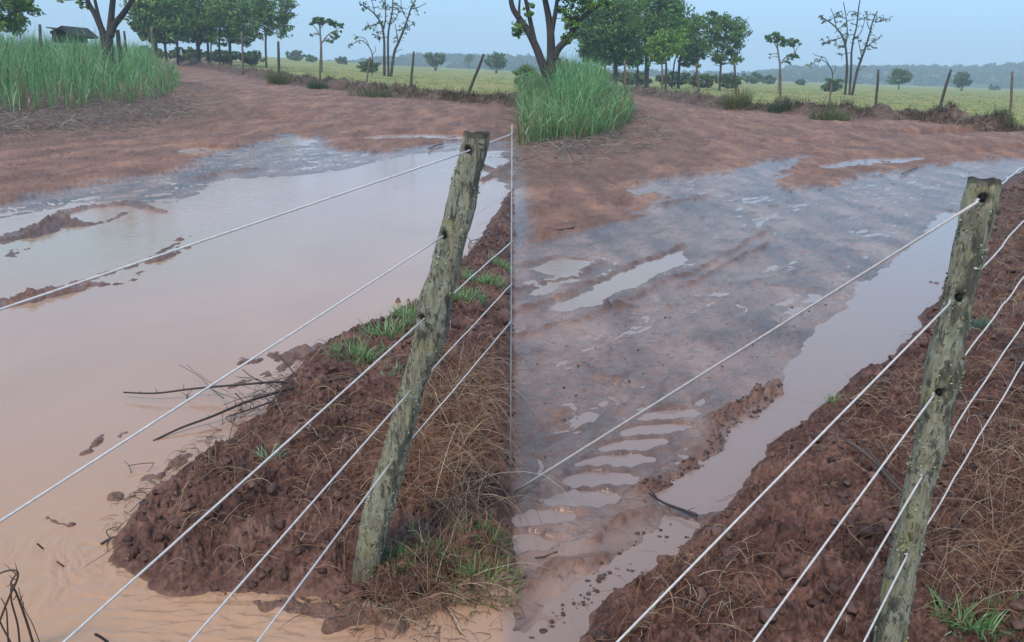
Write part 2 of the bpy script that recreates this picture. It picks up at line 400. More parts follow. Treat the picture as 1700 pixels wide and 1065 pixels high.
def water_mat():
    m, nt, bs = mat("silty_water"); T = NT(nt)
    o_, y_, b_, _, _ = T.attr("silt")
    pos = T.coords()
    n1 = T.noise(T.coords((1, .6, 1)), .9, 4, .5, .8)
    c = T.ramp(n1, [(.3, (.39, .225, .155)), (.7, (.45, .265, .18))])
    c = T.mix(y_, c, (.34, .26, .15)); c = T.mix(o_, c, (.45, .25, .145)); c = T.mix(b_, c, (.29, .19, .155))
    T.l(c, bs.inputs['Base Color'])
    bs.inputs['Roughness'].default_value = .06; bs.inputs['IOR'].default_value = 1.36
    h = T.noise(T.coords((1, 2.6, 1), (0, 0, .25)), 9, 3, .5, .4)
    T.bump(bs, h, .22, .010)
    return m
M_WATER = water_mat()

def fibre_mat(name, rough=.6, trans=0.0, spec=.3):
    m, nt, bs = mat(name); T = NT(nt)
    col = T.attr("tint")[4]
    n = T.noise(T.coords(), 30, 2)
    c = T.mix(T.fmath('MULTIPLY', n, .35), col, T.mix(1.0, col, (.55, .55, .5), 'MULTIPLY'))
    T.l(c, bs.inputs['Base Color']); bs.inputs['Roughness'].default_value = rough
    bs.inputs['Specular IOR Level'].default_value = spec
    if trans:
        tr = nt.nodes.new("ShaderNodeBsdfTranslucent"); T.l(c, tr.inputs[0])
        ms = nt.nodes.new("ShaderNodeMixShader"); ms.inputs[0].default_value = trans
        out = [n_ for n_ in nt.nodes if n_.type == 'OUTPUT_MATERIAL'][0]
        T.l(bs.outputs[0], ms.inputs[1]); T.l(tr.outputs[0], ms.inputs[2]); T.l(ms.outputs[0], out.inputs[0])
    return m
M_BLADE = fibre_mat("grass_blade", .45, .38); M_STRAW = fibre_mat("dry_stem", .7); M_LEAF = fibre_mat("leaf", .5, .3); M_CLOD = fibre_mat("soil_crumb", .6)
M_STICK = fibre_mat("dead_wood", .6)

def bark_mat(name, a, b, scale=6):
    m, nt, bs = mat(name); T = NT(nt)
    n = T.noise(T.coords((1, 1, .25)), scale, 6, .7)
    T.l(T.ramp(n, [(.35, a), (.65, b)]), bs.inputs['Base Color']); bs.inputs['Roughness'].default_value = .85
    T.bump(bs, n, .6, .03); return m
M_BARK = bark_mat("tree_bark", (.022, .018, .016), (.07, .058, .048)); M_PALEBARK = bark_mat("pale_bark", (.10, .09, .08), (.24, .22, .19))
M_FPOST = bark_mat("grey_fence_wood", (.035, .03, .026), (.10, .085, .07), 20)
M_FPOST2 = bark_mat("brown_fence_wood", (.10, .07, .045), (.22, .16, .10), 20)

def post_mat():
    m, nt, bs = mat("lichened_post_wood"); T = NT(nt)
    a = T.coords((1, 1, .32)); p = T.coords()
    big = T.noise(a, 16, 6, .68, .5); med = T.noise(T.coords((1, 1, .4)), 60, 5, .7, .6); fi = T.noise(T.coords((1, 1, .12)), 120, 3, .6)
    base = T.ramp(fi, [(.3, (.11, .10, .065)), (.55, (.235, .215, .14)), (.75, (.36, .335, .23))])
    lich = T.ramp(med, [(.4, (.19, .195, .13)), (.6, (.36, .36, .26))])
    c = T.mix(T.ramp(T.noise(p, 26, 5, .65), [(.48, 0.0), (.56, 1.0)]), base, lich)
    yel = T.ramp(T.noise(p, 9, 3, .6), [(.56, 0.0), (.68, .75)])
    c = T.mix(T.fmath('MULTIPLY', yel, .7), c, (.26, .235, .05))
    dark = T.ramp(med, [(.53, 0.0), (.59, 1.0)])
    c = T.mix(T.fmath('MULTIPLY', dark, .9), c, (.045, .042, .030))
    dark2 = T.ramp(big, [(.55, 0.0), (.61, 1.0)])
    c = T.mix(T.fmath('MULTIPLY', dark2, .85), c, (.05, .048, .034))
    ends = T.attr("ends")
    c = T.mix(ends[0], c, T.ramp(fi, [(.35, (.075, .055, .040)), (.7, (.21, .165, .10))]))
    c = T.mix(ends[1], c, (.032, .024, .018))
    T.l(c, bs.inputs['Base Color']); bs.inputs['Roughness'].default_value = .8
    h = T.fmath('ADD', T.fmath('MULTIPLY', med, .6), T.fmath('MULTIPLY', fi, .5)); T.bump(bs, h, 1.0, .006)
    return m
M_POST = post_mat()
def plain(name, col, rough=.5, metal=0.0, nscale=40):
    m, nt, bs = mat(name); T = NT(nt)
    n = T.noise(T.coords(), nscale, 3)
    T.l(T.ramp(n, [(.3, tuple(x * .75 for x in col)), (.7, col)]), bs.inputs['Base Color'])
    bs.inputs['Roughness'].default_value = rough; bs.inputs['Metallic'].default_value = metal; return m
M_WIRE = plain("pale_wire", (.62, .57, .53), .45, 0, 90); M_ROD = plain("dull_galvanised_rod", (.42, .40, .38), .6, 0, 60)
M_HOLE_SHADE = plain("painted_hole_shade", (.006, .005, .004), .9)  # near-black colour standing for the shade down in the post holes
M_LICHEN = fibre_mat("lichen_crust", .9)
M_SHED = plain("blackened_timber", (.03, .026, .024), .9, 0, 5)

# ------------------------------------------------------------------ geometry builders
def tubes(curves, radii, sides=3, caps=False):
    """curves (N,K,3), radii (N,K) -> verts, quads"""
    C = np.asarray(curves, float); R = np.asarray(radii, float)
    N, K, _ = C.shape
    T = np.gradient(C, axis=1); T /= np.linalg.norm(T, axis=2, keepdims=True) + 1e-9
    ref = np.where(np.abs(T[:, :1, 2:3]) > .9, np.array([[[1., 0, 0]]]), np.array([[[0, 0, 1.]]]))
    A = np.cross(T, np.broadcast_to(ref, T.shape)); A /= np.linalg.norm(A, axis=2, keepdims=True) + 1e-9
    B = np.cross(T, A)
    an = np.arange(sides) * 2 * math.pi / sides
    V = C[:, :, None, :] + R[:, :, None, None] * (np.cos(an)[None, None, :, None] * A[:, :, None, :] + np.sin(an)[None, None, :, None] * B[:, :, None, :])
    idx = np.arange(N * K * sides).reshape(N, K, sides)
    a = idx[:, :-1, :]; b = np.roll(a, -1, axis=2); d = idx[:, 1:, :]; c = np.roll(d, -1, axis=2)
    Q = np.stack([a, b, c, d], -1).reshape(-1, 4)
    return V.reshape(-1, 3), Q
class MB:
    def __init__(s): s.V = []; s.F = []; s.A = []; s.n = 0
    def add(s, V, F, col=None):
        s.V.append(V); s.F.append(F + s.n); s.n += len(V)
        col = np.asarray(col if col is not None else (.1, .1, .1), float)
        if col.ndim == 1: col = np.tile(col, (len(V), 1))
        s.A.append(col)
    def tube(s, pts, r, sides=6, col=None, sub=1):
        pts = np.asarray(pts, float); r = np.asarray(r, float) if np.ndim(r) else np.full(len(pts), r)
        if sub > 1:
            t = np.linspace(0, len(pts) - 1, (len(pts) - 1) * sub + 1)
            pts = crom(pts, t); r = np.interp(t, np.arange(len(r)), r)
        # close the ends to a point
        t0 = pts[0] - (pts[1] - pts[0]) * .001; t1 = pts[-1] + (pts[-1] - pts[-2]) * .001
        pts = np.vstack([[t0], pts, [t1]]); r = np.concatenate([[1e-5], r, [1e-5]])
        V, F = tubes(pts[None], r[None], sides); s.add(V, F, col)
    def build(s, name, m, parent=None, kind=None, smooth=True):
        return mesh_np(name, np.vstack(s.V), np.vstack(s.F), m, parent, {"tint": np.vstack(s.A)}, smooth, kind)
def crom(p, t):
    n = len(p); i = np.clip(np.floor(t).astype(int), 0, n - 2); f = (t - i)[:, None]
    p0 = p[np.clip(i - 1, 0, n - 1)]; p1 = p[i]; p2 = p[i + 1]; p3 = p[np.clip(i + 2, 0, n - 1)]
    return .5 * (2 * p1 + (p2 - p0) * f + (2 * p0 - 5 * p1 + 4 * p2 - p3) * f ** 2 + (3 * p1 - p0 - 3 * p2 + p3) * f ** 3)
def blades(base, length, width, lean, bend, cols, segs=4, az=None):
    """ribbon blades. base (N,3)"""
    N = len(base); az = rng.uniform(0, 2 * math.pi, N) if az is None else az
    d = np.stack([np.cos(az), np.sin(az), np.zeros(N)], 1)
    wd = np.stack([-np.sin(az + rng.normal(0, .5, N)), np.cos(az), np.zeros(N)], 1)
    V = np.zeros((N, segs + 1, 2, 3))
    for k in range(segs + 1):
        t = k / segs
        th = lean + bend * t * t
        if k == 0: p = base.copy()
        else: p = p + (length / segs)[:, None] * (d * np.sin(th)[:, None] + np.array([0, 0, 1.]) * np.cos(th)[:, None])
        ww = width * (1 - t ** 1.6) * .5 + 1e-4
        V[:, k, 0] = p - wd * ww[:, None]; V[:, k, 1] = p + wd * ww[:, None]
    idx = np.arange(N * (segs + 1) * 2).reshape(N, segs + 1, 2)
    Q = np.stack([idx[:, :-1, 0], idx[:, :-1, 1], idx[:, 1:, 1], idx[:, 1:, 0]], -1).reshape(-1, 4)
    cc = np.repeat(cols, (segs + 1) * 2, axis=0)
    return V.reshape(-1, 3), Q, cc
def palette(N, cols, jit=.15):
    cols = np.array(cols); c = cols[rng.integers(0, len(cols), N)]
    return np.clip(c * (1 + rng.normal(0, jit, (N, 1))), .005, .9)
def in_poly(px, py, poly):
    ins = np.zeros(px.shape, bool); n = len(poly)
    for i in range(n):
        ax, ay = poly[i][:2]; bx, by = poly[(i + 1) % n][:2]
        if ay != by: ins ^= ((ay > py) != (by > py)) & (px < (bx - ax) * (py - ay) / (by - ay) + ax)
    return ins
def scatter(poly, N):
    poly = np.asarray(poly)[:, :2]; lo = poly.min(0); hi = poly.max(0); out = np.zeros((0, 2))
    while len(out) < N:
        q = rng.uniform(lo, hi, (N * 2, 2)); q = q[in_poly(q[:, 0], q[:, 1], poly)]; out = np.vstack([out, q])
    return out[:N]
def ground_z(x, y): return land(x, y)[0]
def L3(px, py, up=0.0):
    """point of the finished ground under picture point"""
    d = ray(px, py); t = np.arange(1.5, 60, .01)
    X = C0[0] + d[0] * t; Y = C0[1] + d[1] * t; Z = C0[2] + d[2] * t
    m = Z < .9
    X, Y, Z = X[m], Y[m], Z[m]
    zz = land(X[::4], Y[::4])[0]; b = Z[::4] < zz + up
    i = int(np.argmax(b)); return np.array([X[::4][i], Y[::4][i], zz[i]])

# ------------------------------------------------------------------ ground sheet
ys = [-14, -9, -5, -2, 0, .8, 1.3]
y = 1.6
while y < 3600:
    ys.append(y); y += max(.0045, min(y * y * 1.35 * 1.66 / (FPX * CAM_H), .009 * y)) if y < 120 else .05 * y
ys = np.array(ys)
us = np.concatenate([-np.array([5, 3.4, 2.4, 1.7, 1.25, 1.02]), np.linspace(-.9, .9, 860), np.array([1.02, 1.25, 1.7, 2.4, 3.4, 5])])
spread = .72 * np.maximum(ys, 1.6) + .25
GX = us[None, :] * spread[:, None]; GY = np.repeat(ys[:, None], len(us), 1)
Zg, mk = land(GX, GY)
ny, nx = GX.shape
idx = np.arange(ny * nx).reshape(ny, nx)
Q = np.stack([idx[:-1, :-1], idx[:-1, 1:], idx[1:, 1:], idx[1:, :-1]], -1).reshape(-1, 4)
VG = np.stack([GX, GY, Zg], -1).reshape(-1, 3)
zone = np.stack([mk['field'], mk['wet'], mk['bank'], mk['lit']], -1).reshape(-1, 4)
fcl = zone[Q].mean(1)
rel4 = np.stack([mk['relief'], mk['relief'], mk['relief'], mk['relief'] * 0 + 1], -1).reshape(-1, 4)
def sub(maskf, name, m, kind='structure', V=VG, attrs=None):
    q = Q[maskf]; u, inv = np.unique(q.ravel(), return_inverse=True)
    return mesh_np(name, V[u], inv.reshape(-1, 4), m, None, {k: a[u] for k, a in (attrs or {"zone": zone, "relief": rel4}).items()}, True, kind)
isF = fcl[:, 0] > .5; isB = (fcl[:, 2] > .5) & ~isF
left = VG[Q[:, 0], 0] < 0
sub(isF, "pasture", M_FIELD)
sub(isB & left, "mud_bank", M_BANK)
sub(isB & ~left, "mud_bank", M_BANK)
sub(~isF & ~isB, "dirt_road", M_ROAD)
# standing water, level, wherever the ground dips below it
wetq = (VG[Q, 2].min(1) < .004) & (np.hypot(VG[Q[:, 0], 0], VG[Q[:, 0], 1]) < 24) & (VG[Q[:, 0], 1] > -13)
corner = P(190, 930)
dx = VG[:, 0] - corner[0]; dy = VG[:, 1] - corner[1]; dc = np.hypot(dx, dy)
Wz = np.zeros(len(VG))
sw = np.exp(-(dc / .55) ** 2)
ang = np.arctan2(dy, dx)
Wz += sw * .005 * fbm(dc * 26 + 3 * noise(VG[:, 0] * 5, VG[:, 1] * 5, 2), ang * 2.2, 4, 3)
cb = P(380, 1040); dcb = np.hypot((VG[:, 0] - cb[0]) * .6, VG[:, 1] - cb[1]); 
Wz += np.exp(-(dcb / .25) ** 2) * .009 * fbm(VG[:, 0] * 9, VG[:, 1] * 26, 14, 3)
ol = P(120, 1010); orange = np.exp(-(((VG[:, 0] - ol[0]) / 1.8) ** 2 + ((VG[:, 1] - ol[1]) / 1.1) ** 2))
yl = P(120, 410); yel = np.exp(-(((VG[:, 0] - yl[0]) / 1.6) ** 2 + ((VG[:, 1] - yl[1]) / 1.3) ** 2))
yr = P(1060, 460); yel = np.maximum(yel, np.exp(-(((VG[:, 0] - yr[0]) / 1.2) ** 2 + ((VG[:, 1] - yr[1]) / 1.3) ** 2)))
VW = VG.copy(); VW[:, 2] = Wz
silt = np.stack([orange, yel * .8, smooth(VG[:, 0], -.02, .05) * (1 - yel * .6)], -1)
sub(wetq & left, "puddle", M_WATER, V=VW, attrs={"silt": silt})
sub(wetq & ~left, "puddle", M_WATER, V=VW, attrs={"silt": silt})

# ------------------------------------------------------------------ hills and woods far off
def hills():
    cols = np.linspace(-420, 520, 160); V = []; nrow = 14
    skyx = [-2000, 470, 560, 620, 700, 850, 1000, 1240, 1330, 1480, 1600, 1697, 2300]
    skyv = [4, 4, 5, 17, 27, 29, 10, 14, 30, 36, 40, 54, 60]      # px above the level line
    for j in range(nrow):
        t = j / (nrow - 1); D = 520 + 260 * t
        for x in cols * (D / 520) :
            px = 850 + 1461 * x / D
            hgt = np.interp(px, skyx, skyv) / 1461 * 600 + CAM_H
            V.append((x, D, -1 + (hgt - 3) * math.sin(min(t * 1.25, 1) * math.pi / 2) + .8 * float(noise(np.array(x * .02), np.array(D * .02), 3))))
    V = np.array(V); n = len(cols); ii = np.arange(nrow * n).reshape(nrow, n)
    q = np.stack([ii[:-1, :-1], ii[:-1, 1:], ii[1:, 1:], ii[1:, :-1]], -1).reshape(-1, 4)
    z = np.zeros((len(V), 4)); z[:, 0] = 1
    mesh_np("hill", V, q, plain("shrubby_slope", (.06, .09, .04), .9, 0, .05), None, {"zone": z}, True, 'structure')
    # woodland on it: leafy crowns merged to one mass
    N = 2600; jj = rng.integers(1, nrow, N); ci = rng.integers(0, n, N)
    c = V[jj * n + ci] + rng.normal(0, 1, (N, 3)) * np.array([4, 8, .2])
    px = 850 + 1461 * c[:, 0] / c[:, 1]
    c = c[(rng.uniform(size=N) < np.interp(px, [500, 600, 900, 1000, 1200, 1280], [.5, 1, 1, .35, .4, 1]))]
    mb = MB()
    for p in c:
        k = 44; r = rng.uniform(2.4, 4.4); o = rng.normal(0, 1, (k, 3)); o /= np.linalg.norm(o, axis=1)[:, None]; o *= rng.uniform(.55, 1.05, (k, 1)) * r; o[:, 2] = np.abs(o[:, 2]) * .9
        q0 = p + o + [0, 0, 0]; s = r * .5
        V_, F_ = leafquads(q0, np.full(k, s)); mb.add(V_, F_, np.repeat(palette(k, [(.045, .075, .035), (.03, .055, .03)]), 4, 0))
    mb.build("woodland", M_LEAF, None, 'stuff', False)
def leafquads(c, s):
    N = len(c); a = rng.normal(0, 1, (N, 3)); a /= np.linalg.norm(a, axis=1)[:, None]
    b = np.cross(a, rng.normal(0, 1, (N, 3))); b /= np.linalg.norm(b, axis=1)[:, None]
    a = a * s[:, None]; b = b * s[:, None] * .55
    V = np.stack([c - a, c - b, c + a, c + b], 1).reshape(-1, 3)
    return V, np.arange(4 * N).reshape(N, 4)
hills()

# ------------------------------------------------------------------ trees
G_TREE = "trees standing along the pasture"
def tree(label, D, limbs, crowns, leaf=.16, cols=((.05, .095, .03), (.035, .07, .025), (.075, .12, .04)), bark=M_BARK, name="tree", cat="tree", twigs=10, dspread=1.0):
    """limbs: list of (pixel polyline, r0 px, r1 px); crowns: (cx, cy, rx, ry px, leaves, clumps)"""
    s = D / FPX * 1.04
    bpx = limbs[0][0][0]; base = VP(bpx[0], bpx[1], D); gz = float(zbase(np.array([base[0]]), np.array([base[1]]))[0]) + .1
    t = empty(name, (base[0], D, gz), label, cat)
    mb = MB(); allp = []
    for li, (pl, r0, r1) in enumerate(limbs):
        pts = np.array([VP(a, b, D) for a, b in pl])
        n = len(pts); dd = rng.normal(0, 1) * .12 * np.linalg.norm(pts[-1] - pts[0]) * dspread
        if li > 0: pts[:, 1] += dd * np.linspace(0, 1, n) ** 1.3
        if li == 0 or pl[0][1] > bpx[1] - 7: pts[0, 2] = min(pts[0, 2], gz - .3)
        r = np.linspace(r0, r1, n) * s
        mb.tube(pts, r, 8, None, 4); allp.append(crom(pts, np.linspace(0, n - 1, n * 5)))
    allp = np.vstack(allp); lb = MB()
    for (cx, cy, rx, ry, nl, nc) in crowns:
        if leaf > .13 and D < 100: nl = int(nl * 1.9); nc = int(nc * 1.35)
        c = VP(cx, cy, D)
        o = rng.normal(0, 1, (nc, 3)); o /= np.linalg.norm(o, axis=1)[:, None]; o *= rng.uniform(.25, 1.0, (nc, 1)) ** .6
        cc = c + o * np.array([rx * s, max(rx, ry) * s * .8, ry * s])
        for k in range(nc):
            if k < twigs * 4 or True:
                j = int(np.argmin(np.linalg.norm(allp - cc[k], axis=1) + .4 * np.maximum(0, allp[:, 2] - cc[k, 2]) ))
                a = allp[j]; m_ = (a + cc[k]) / 2 + rng.normal(0, .06, 3) * np.linalg.norm(cc[k] - a) + [0, 0, .08 * np.linalg.norm(cc[k] - a)]
                if k % max(1, nc // (twigs * 3)) == 0: mb.tube(np.array([a, m_, cc[k]]), np.array([.5, .3, .12]) * s * 1.6, 4, None, 2)
            n_ = max(3, int(nl / nc * rng.uniform(.5, 1.5))); rad = rng.uniform(.16, .34) * min(rx, ry) * s
            q = cc[k] + rng.normal(0, .5, (n_, 3)) * rad * np.array([1.3, 1.3, .8])
            V_, F_ = leafquads(q, rng.uniform(.6, 1.3, n_) * leaf * (.72 if leaf > .13 and D < 100 else 1))
            base_c = palette(1, cols, .2)[0] * np.array([2.9, 2.8, 1.6])
            lb.add(V_, F_, np.repeat(np.clip(base_c * (1 + rng.normal(0, .14, (n_, 1))), .005, .5), 4, 0))
    mb.build("trunk", bark, t)
    if lb.V: lb.build("crown", M_LEAF, t, smooth=False)
    return t
# left half of the picture
tree("dense dark tree at the far left edge, its crown partly in view", 42, [([(-30, 80), (-28, 50), (-25, 10), (-20, -30)], 5, 2)],
     [(-5, 10, 55, 34, 2600, 60), (15, 38, 26, 18, 500, 22), (45, 8, 22, 12, 260, 14)], .10)
tree("dark forked tree with bare limbs rising behind the left patch of tall grass", 36,
     [([(181, 84), (181, 70), (183, 50), (185, 25), (188, -5), (192, -40)], 7, 3.5), ([(178, 80), (172, 62), (166, 42), (157, 22), (147, 4), (138, -25)], 6, 3), ([(169, 45), (165, 28), (162, 8), (158, -20)], 3.4, 2),
      ([(184, 60), (190, 42), (202, 28), (213, 14), (222, 2), (240, -25)], 5.5, 3), ([(213, 14), (218, -8), (216, -30)], 2, 1)],
     [(140, 4, 14, 9, 120, 10), (180, -45, 80, 28, 2500, 60), (95, -6, 14, 10, 60, 6), (206, 26, 12, 8, 40, 5)], .085)
tree("big leafy tree at the left end of the left grove, crown hanging low", 78, [([(258, 84), (258, 60), (256, 30), (255, -10)], 3, 1.5), ([(275, 82), (272, 55), (268, 20)], 2.4, 1.2)],
     [(262, 14, 42, 42, 4600, 120), (240, 42, 20, 16, 600, 26), (278, 58, 24, 14, 460, 22), (250, 62, 20, 10, 300, 16)], .21)
tree("tall leafy tree in the middle of the left grove with a thick trunk", 84, [([(329, 84), (328, 60), (328, 20), (330, -10)], 3.4, 2), ([(345, 82), (344, 50), (340, 20)], 2.2, 1)],
     [(322, 14, 42, 42, 4400, 120), (345, 56, 28, 14, 600, 28), (315, 60, 24, 12, 460, 22)], .22, ((.045, .085, .028), (.03, .06, .022)))
tree("slender leafy tree of the left grove whose foliage is yellow green", 80, [([(294, 82), (294, 62), (296, 45), (300, 20)], 2.0, 1)],
     [(298, 36, 26, 24, 1500, 50)], .2, ((.07, .12, .035), (.05, .09, .03)))
tree("leafy tree of the left grove with pale patches of sky in its crown", 82, [([(381, 84), (381, 60), (380, 35), (378, 5)], 2.6, 1.2), ([(363, 82), (364, 55), (366, 30)], 2, 1)],
     [(388, 24, 38, 36, 3000, 90), (370, 60, 26, 13, 500, 24), (408, 60, 22, 13, 460, 22)], .2, ((.06, .10, .035), (.045, .08, .03)))
tree("light leafy tree at the right end of the left grove, thin trunk", 80, [([(441, 86), (441, 66), (445, 45), (450, 18)], 1.8, 1), ([(444, 50), (462, 42), (474, 30)], 1, .6)],
     [(452, 14, 34, 24, 1500, 60), (462, 46, 22, 16, 340, 20), (434, 42, 18, 20, 300, 20)], .19, ((.06, .10, .04), (.045, .085, .035)))
tree("small flat topped tree standing alone on the left pasture", 70, [([(533, 92), (533, 78), (532, 62), (531, 46), (530, 38)], 2.0, .9), ([(534, 72), (540, 62), (548, 54), (556, 50)], 1.1, .6), ([(531, 58), (524, 46), (518, 40)], .8, .5), ([(531, 48), (540, 38), (555, 38)], .8, .4)],
     [(526, 33, 14, 7, 420, 18), (545, 38, 15, 7, 420, 18), (560, 42, 9, 7, 160, 8), (558, 57, 11, 7, 170, 9), (549, 66, 9, 5, 70, 6), (519, 60, 6, 4, 20, 3)], .12, ((.03, .065, .04), (.04, .08, .04)), M_PALEBARK)
def sparse(label, x, y0, sx=1.0):
    f = lambda L: [(x + (a - 640) * sx, y0 + (b - 105) * sx) for a, b in L]
    limbs = [(f([(638, 107), (638, 90), (638, 70), (636, 50), (632, 36), (622, 22), (610, 12), (596, 4)]), 2.2, .7),
             (f([(645, 106), (644, 85), (644, 60), (646, 40), (650, 20), (651, 0), (653, -20)]), 1.9, .8),
             (f([(648, 106), (654, 88), (661, 70), (669, 50), (676, 30), (681, 14), (690, -4)]), 2.3, .9),
             (f([(636, 50), (640, 30), (640, 5), (638, -18)]), 1.1, .6), (f([(632, 36), (620, 40), (608, 44), (601, 50)]), .9, .5),
             (f([(669, 50), (676, 44), (684, 40), (688, 36)]), .8, .4), (f([(681, 14), (696, 10), (708, 4)]), .7, .4), (f([(661, 70), (658, 50), (656, 38)]), .8, .4),
             (f([(644, 60), (632, 62), (630, 70)]), .6, .3), (f([(646, 40), (658, 30), (664, 10)]), .8, .4), (f([(622, 22), (620, 8), (615, -8)]), .7, .4),
             (f([(654, 88), (662, 82), (668, 80)]), .5, .3), (f([(676, 30), (668, 16), (666, -4)]), .7, .4)]
    cr = [(*f([(a, b)])[0], rx * sx, ry * sx, n, c) for a, b, rx, ry, n, c in [(605, 8, 12, 7, 60, 12), (640, 5, 22, 12, 90, 22), (612, 42, 13, 7, 70, 12), (634, 32, 12, 12, 50, 12), (628, 55, 8, 8, 30, 8), (672, 45, 12, 9, 60, 12), (685, 36, 8, 6, 20, 5), (680, 10, 20, 14, 80, 18), (652, 30, 10, 16, 30, 8), (660, 62, 8, 8, 24, 6)]]
    tree(label, 75, limbs, cr, .11, ((.045, .06, .05), (.035, .05, .04)), M_BARK, twigs=5)
sparse("tall almost leafless tree with three stems on the left pasture", 640, 106)
def lowtree(label, x, y0):
    f = lambda L: [(x + a - 610, y0 + b - 100) for a, b in L]
    tree(label, 74, [(f([(617, 106), (618, 92), (614, 80), (608, 72), (600, 67), (590, 70), (580, 76)]), .9, .5), (f([(614, 80), (606, 64), (592, 60), (586, 56)]), .6, .3), (f([(618, 92), (624, 82), (622, 76)]), .5, .3)],
         [(*f([(581, 76)])[0], 7, 4, 30, 6), (*f([(597, 67)])[0], 10, 5, 30, 8)], .10, ((.06, .08, .06),), M_BARK, twigs=3)
lowtree("thin bare arching sapling left of the leafless tree on the left pasture", 610, 100)
def bush(label, cx, cy, rx, ry, D, n=900, leaf=.16, cols=((.03, .055, .035), (.045, .07, .04)), name="bush", cat="bush", trunk=4):
    b_ = VP(cx, cy + ry, D); g_ = float(zbase(b_[:1], b_[1:2])[0]) + .15
    cy += max(0.0, (b_[2] - g_) / D * FPX) * (.92 if cat == "bush" else .3)
    tree(label, D, [([(cx, cy + ry + 2), (cx, cy + ry * .4), (cx - 1, cy)], max(.7, rx * .06), .4), ([(cx, cy + ry * .6), (cx + rx * .4, cy - ry * .1)], rx * .04, .3), ([(cx, cy + ry * .6), (cx - rx * .4, cy - ry * .1)], rx * .04, .3)],
         [(cx, cy, rx, ry, n, max(12, n // 25)), (cx, cy + ry * .3, rx * .9, ry * .5, n // 3, 14)], leaf, cols, name=name, cat=cat, twigs=3)
bush("dark rounded bush at the foot of the leafless tree on the left pasture", 612, 94, 18, 9, 95)
bush("hazy round tree beyond the left pasture, between the upright and the leaning dark posts", 723, 93, 16, 12, 170, 900, .32, name="tree", cat="tree")
bush("hazy round tree beyond the left pasture, just right of the leaning dark post", 824, 97, 15, 12, 175, 900, .32, name="tree", cat="tree")
bush("faint small tree on the far slope between two hazy round trees on the left", 778, 92, 8, 6, 330, 300, .5, name="tree", cat="tree")
bush("low grey green bush on the skyline right of the light leafy tree, larger one", 490, 84, 14, 7, 190, 600, .4)
bush("low skyline bush just left of the small flat topped tree, left pasture", 517, 88, 11, 5, 190, 400, .4)
bush("low skyline bush just right of the small flat topped tree, left pasture", 567, 93, 9, 5, 190, 300, .4)
bush("rounded green bush beside the black collapsed hut behind the tall grass", 136, 58, 20, 12, 60, 1100, .14, ((.06, .10, .04), (.045, .08, .035)))
# right half
tree("dark forked tree with bare limbs rising behind the right patch of tall grass", 30,
     [([(916, 134), (915, 110), (915, 85), (914, 55), (911, 30), (906, 5), (900, -25)], 8, 3.6), ([(909, 126), (900, 105), (890, 78), (876, 50), (862, 30), (851, 12), (846, -15)], 7, 3.4), ([(889, 76), (884, 52), (879, 28), (874, 5), (868, -20)], 4.2, 2.4),
      ([(915, 60), (918, 40), (922, 20), (926, -10)], 4.4, 2.6), ([(919, 98), (926, 82), (940, 66), (952, 50), (962, 34), (980, 18), (1000, 4)], 6, 2.6), ([(940, 66), (955, 58), (975, 56)], 2, 1), ([(862, 30), (862, 10), (864, -10)], 2.4, 1.2)],
     [(860, 46, 12, 14, 260, 18), (930, -38, 66, 24, 2600, 60), (948, 20, 22, 26, 620, 34), (945, 62, 12, 14, 200, 14), (878, 18, 10, 14, 90, 10), (985, 2, 30, 14, 600, 24)], .07)
tree("large dense tree at the left end of the right grove, dark drooping crown", 70, [([(1022, 128), (1022, 100), (1018, 60), (1015, 20)], 3.6, 2), ([(1008, 126), (1004, 100), (1000, 70)], 2, 1), ([(988, 126), (982, 110), (975, 92)], 1.6, .8)],
     [(1010, 48, 52, 46, 6200, 150), (980, 82, 22, 20, 700, 34), (1030, 97, 28, 12, 560, 26), (1000, 100, 26, 11, 460, 22)], .19, ((.045, .085, .028), (.03, .06, .022)))
tree("tallest dense tree of the right grove with a high dark green crown", 76, [([(1075, 126), (1074, 95), (1072, 50), (1075, 15)], 3.8, 2), ([(1060, 126), (1058, 100), (1052, 70)], 2, 1)],
     [(1078, 30, 58, 42, 5600, 150), (1062, 84, 34, 24, 1200, 50), (1110, 45, 30, 34, 1500, 50)], .2, ((.05, .10, .028), (.035, .072, .024)))
tree("leafy tree of the right grove with yellow green foliage before the dark ones", 66, [([(1107, 128), (1106, 108), (1102, 90), (1100, 60)], 1.8, .9)],
     [(1108, 72, 30, 24, 1500, 50), (1092, 98, 18, 10, 300, 16)], .16, ((.075, .13, .035), (.06, .11, .03)))
tree("mid green tree of the right grove just left of the light airy tree", 78, [([(1128, 128), (1128, 105), (1134, 80), (1145, 55)], 2.4, 1.2), ([(1117, 127), (1120, 105), (1128, 85)], 1.4, .8)],
     [(1152, 62, 30, 32, 2200, 70), (1150, 96, 20, 14, 500, 24)], .18, ((.05, .095, .032), (.04, .075, .028)))
tree("light airy tree at the right end of the right grove, thin trunk", 74, [([(1197, 128), (1197, 105), (1200, 80), (1205, 50)], 1.9, 1), ([(1198, 95), (1215, 80), (1228, 60)], 1.2, .6), ([(1197, 100), (1185, 80), (1182, 40)], 1, .5)],
     [(1206, 52, 34, 24, 1600, 60), (1187, 30, 14, 11, 260, 14), (1218, 88, 20, 16, 340, 20), (1186, 88, 18, 18, 300, 18)], .17, ((.055, .095, .04), (.04, .075, .032)))
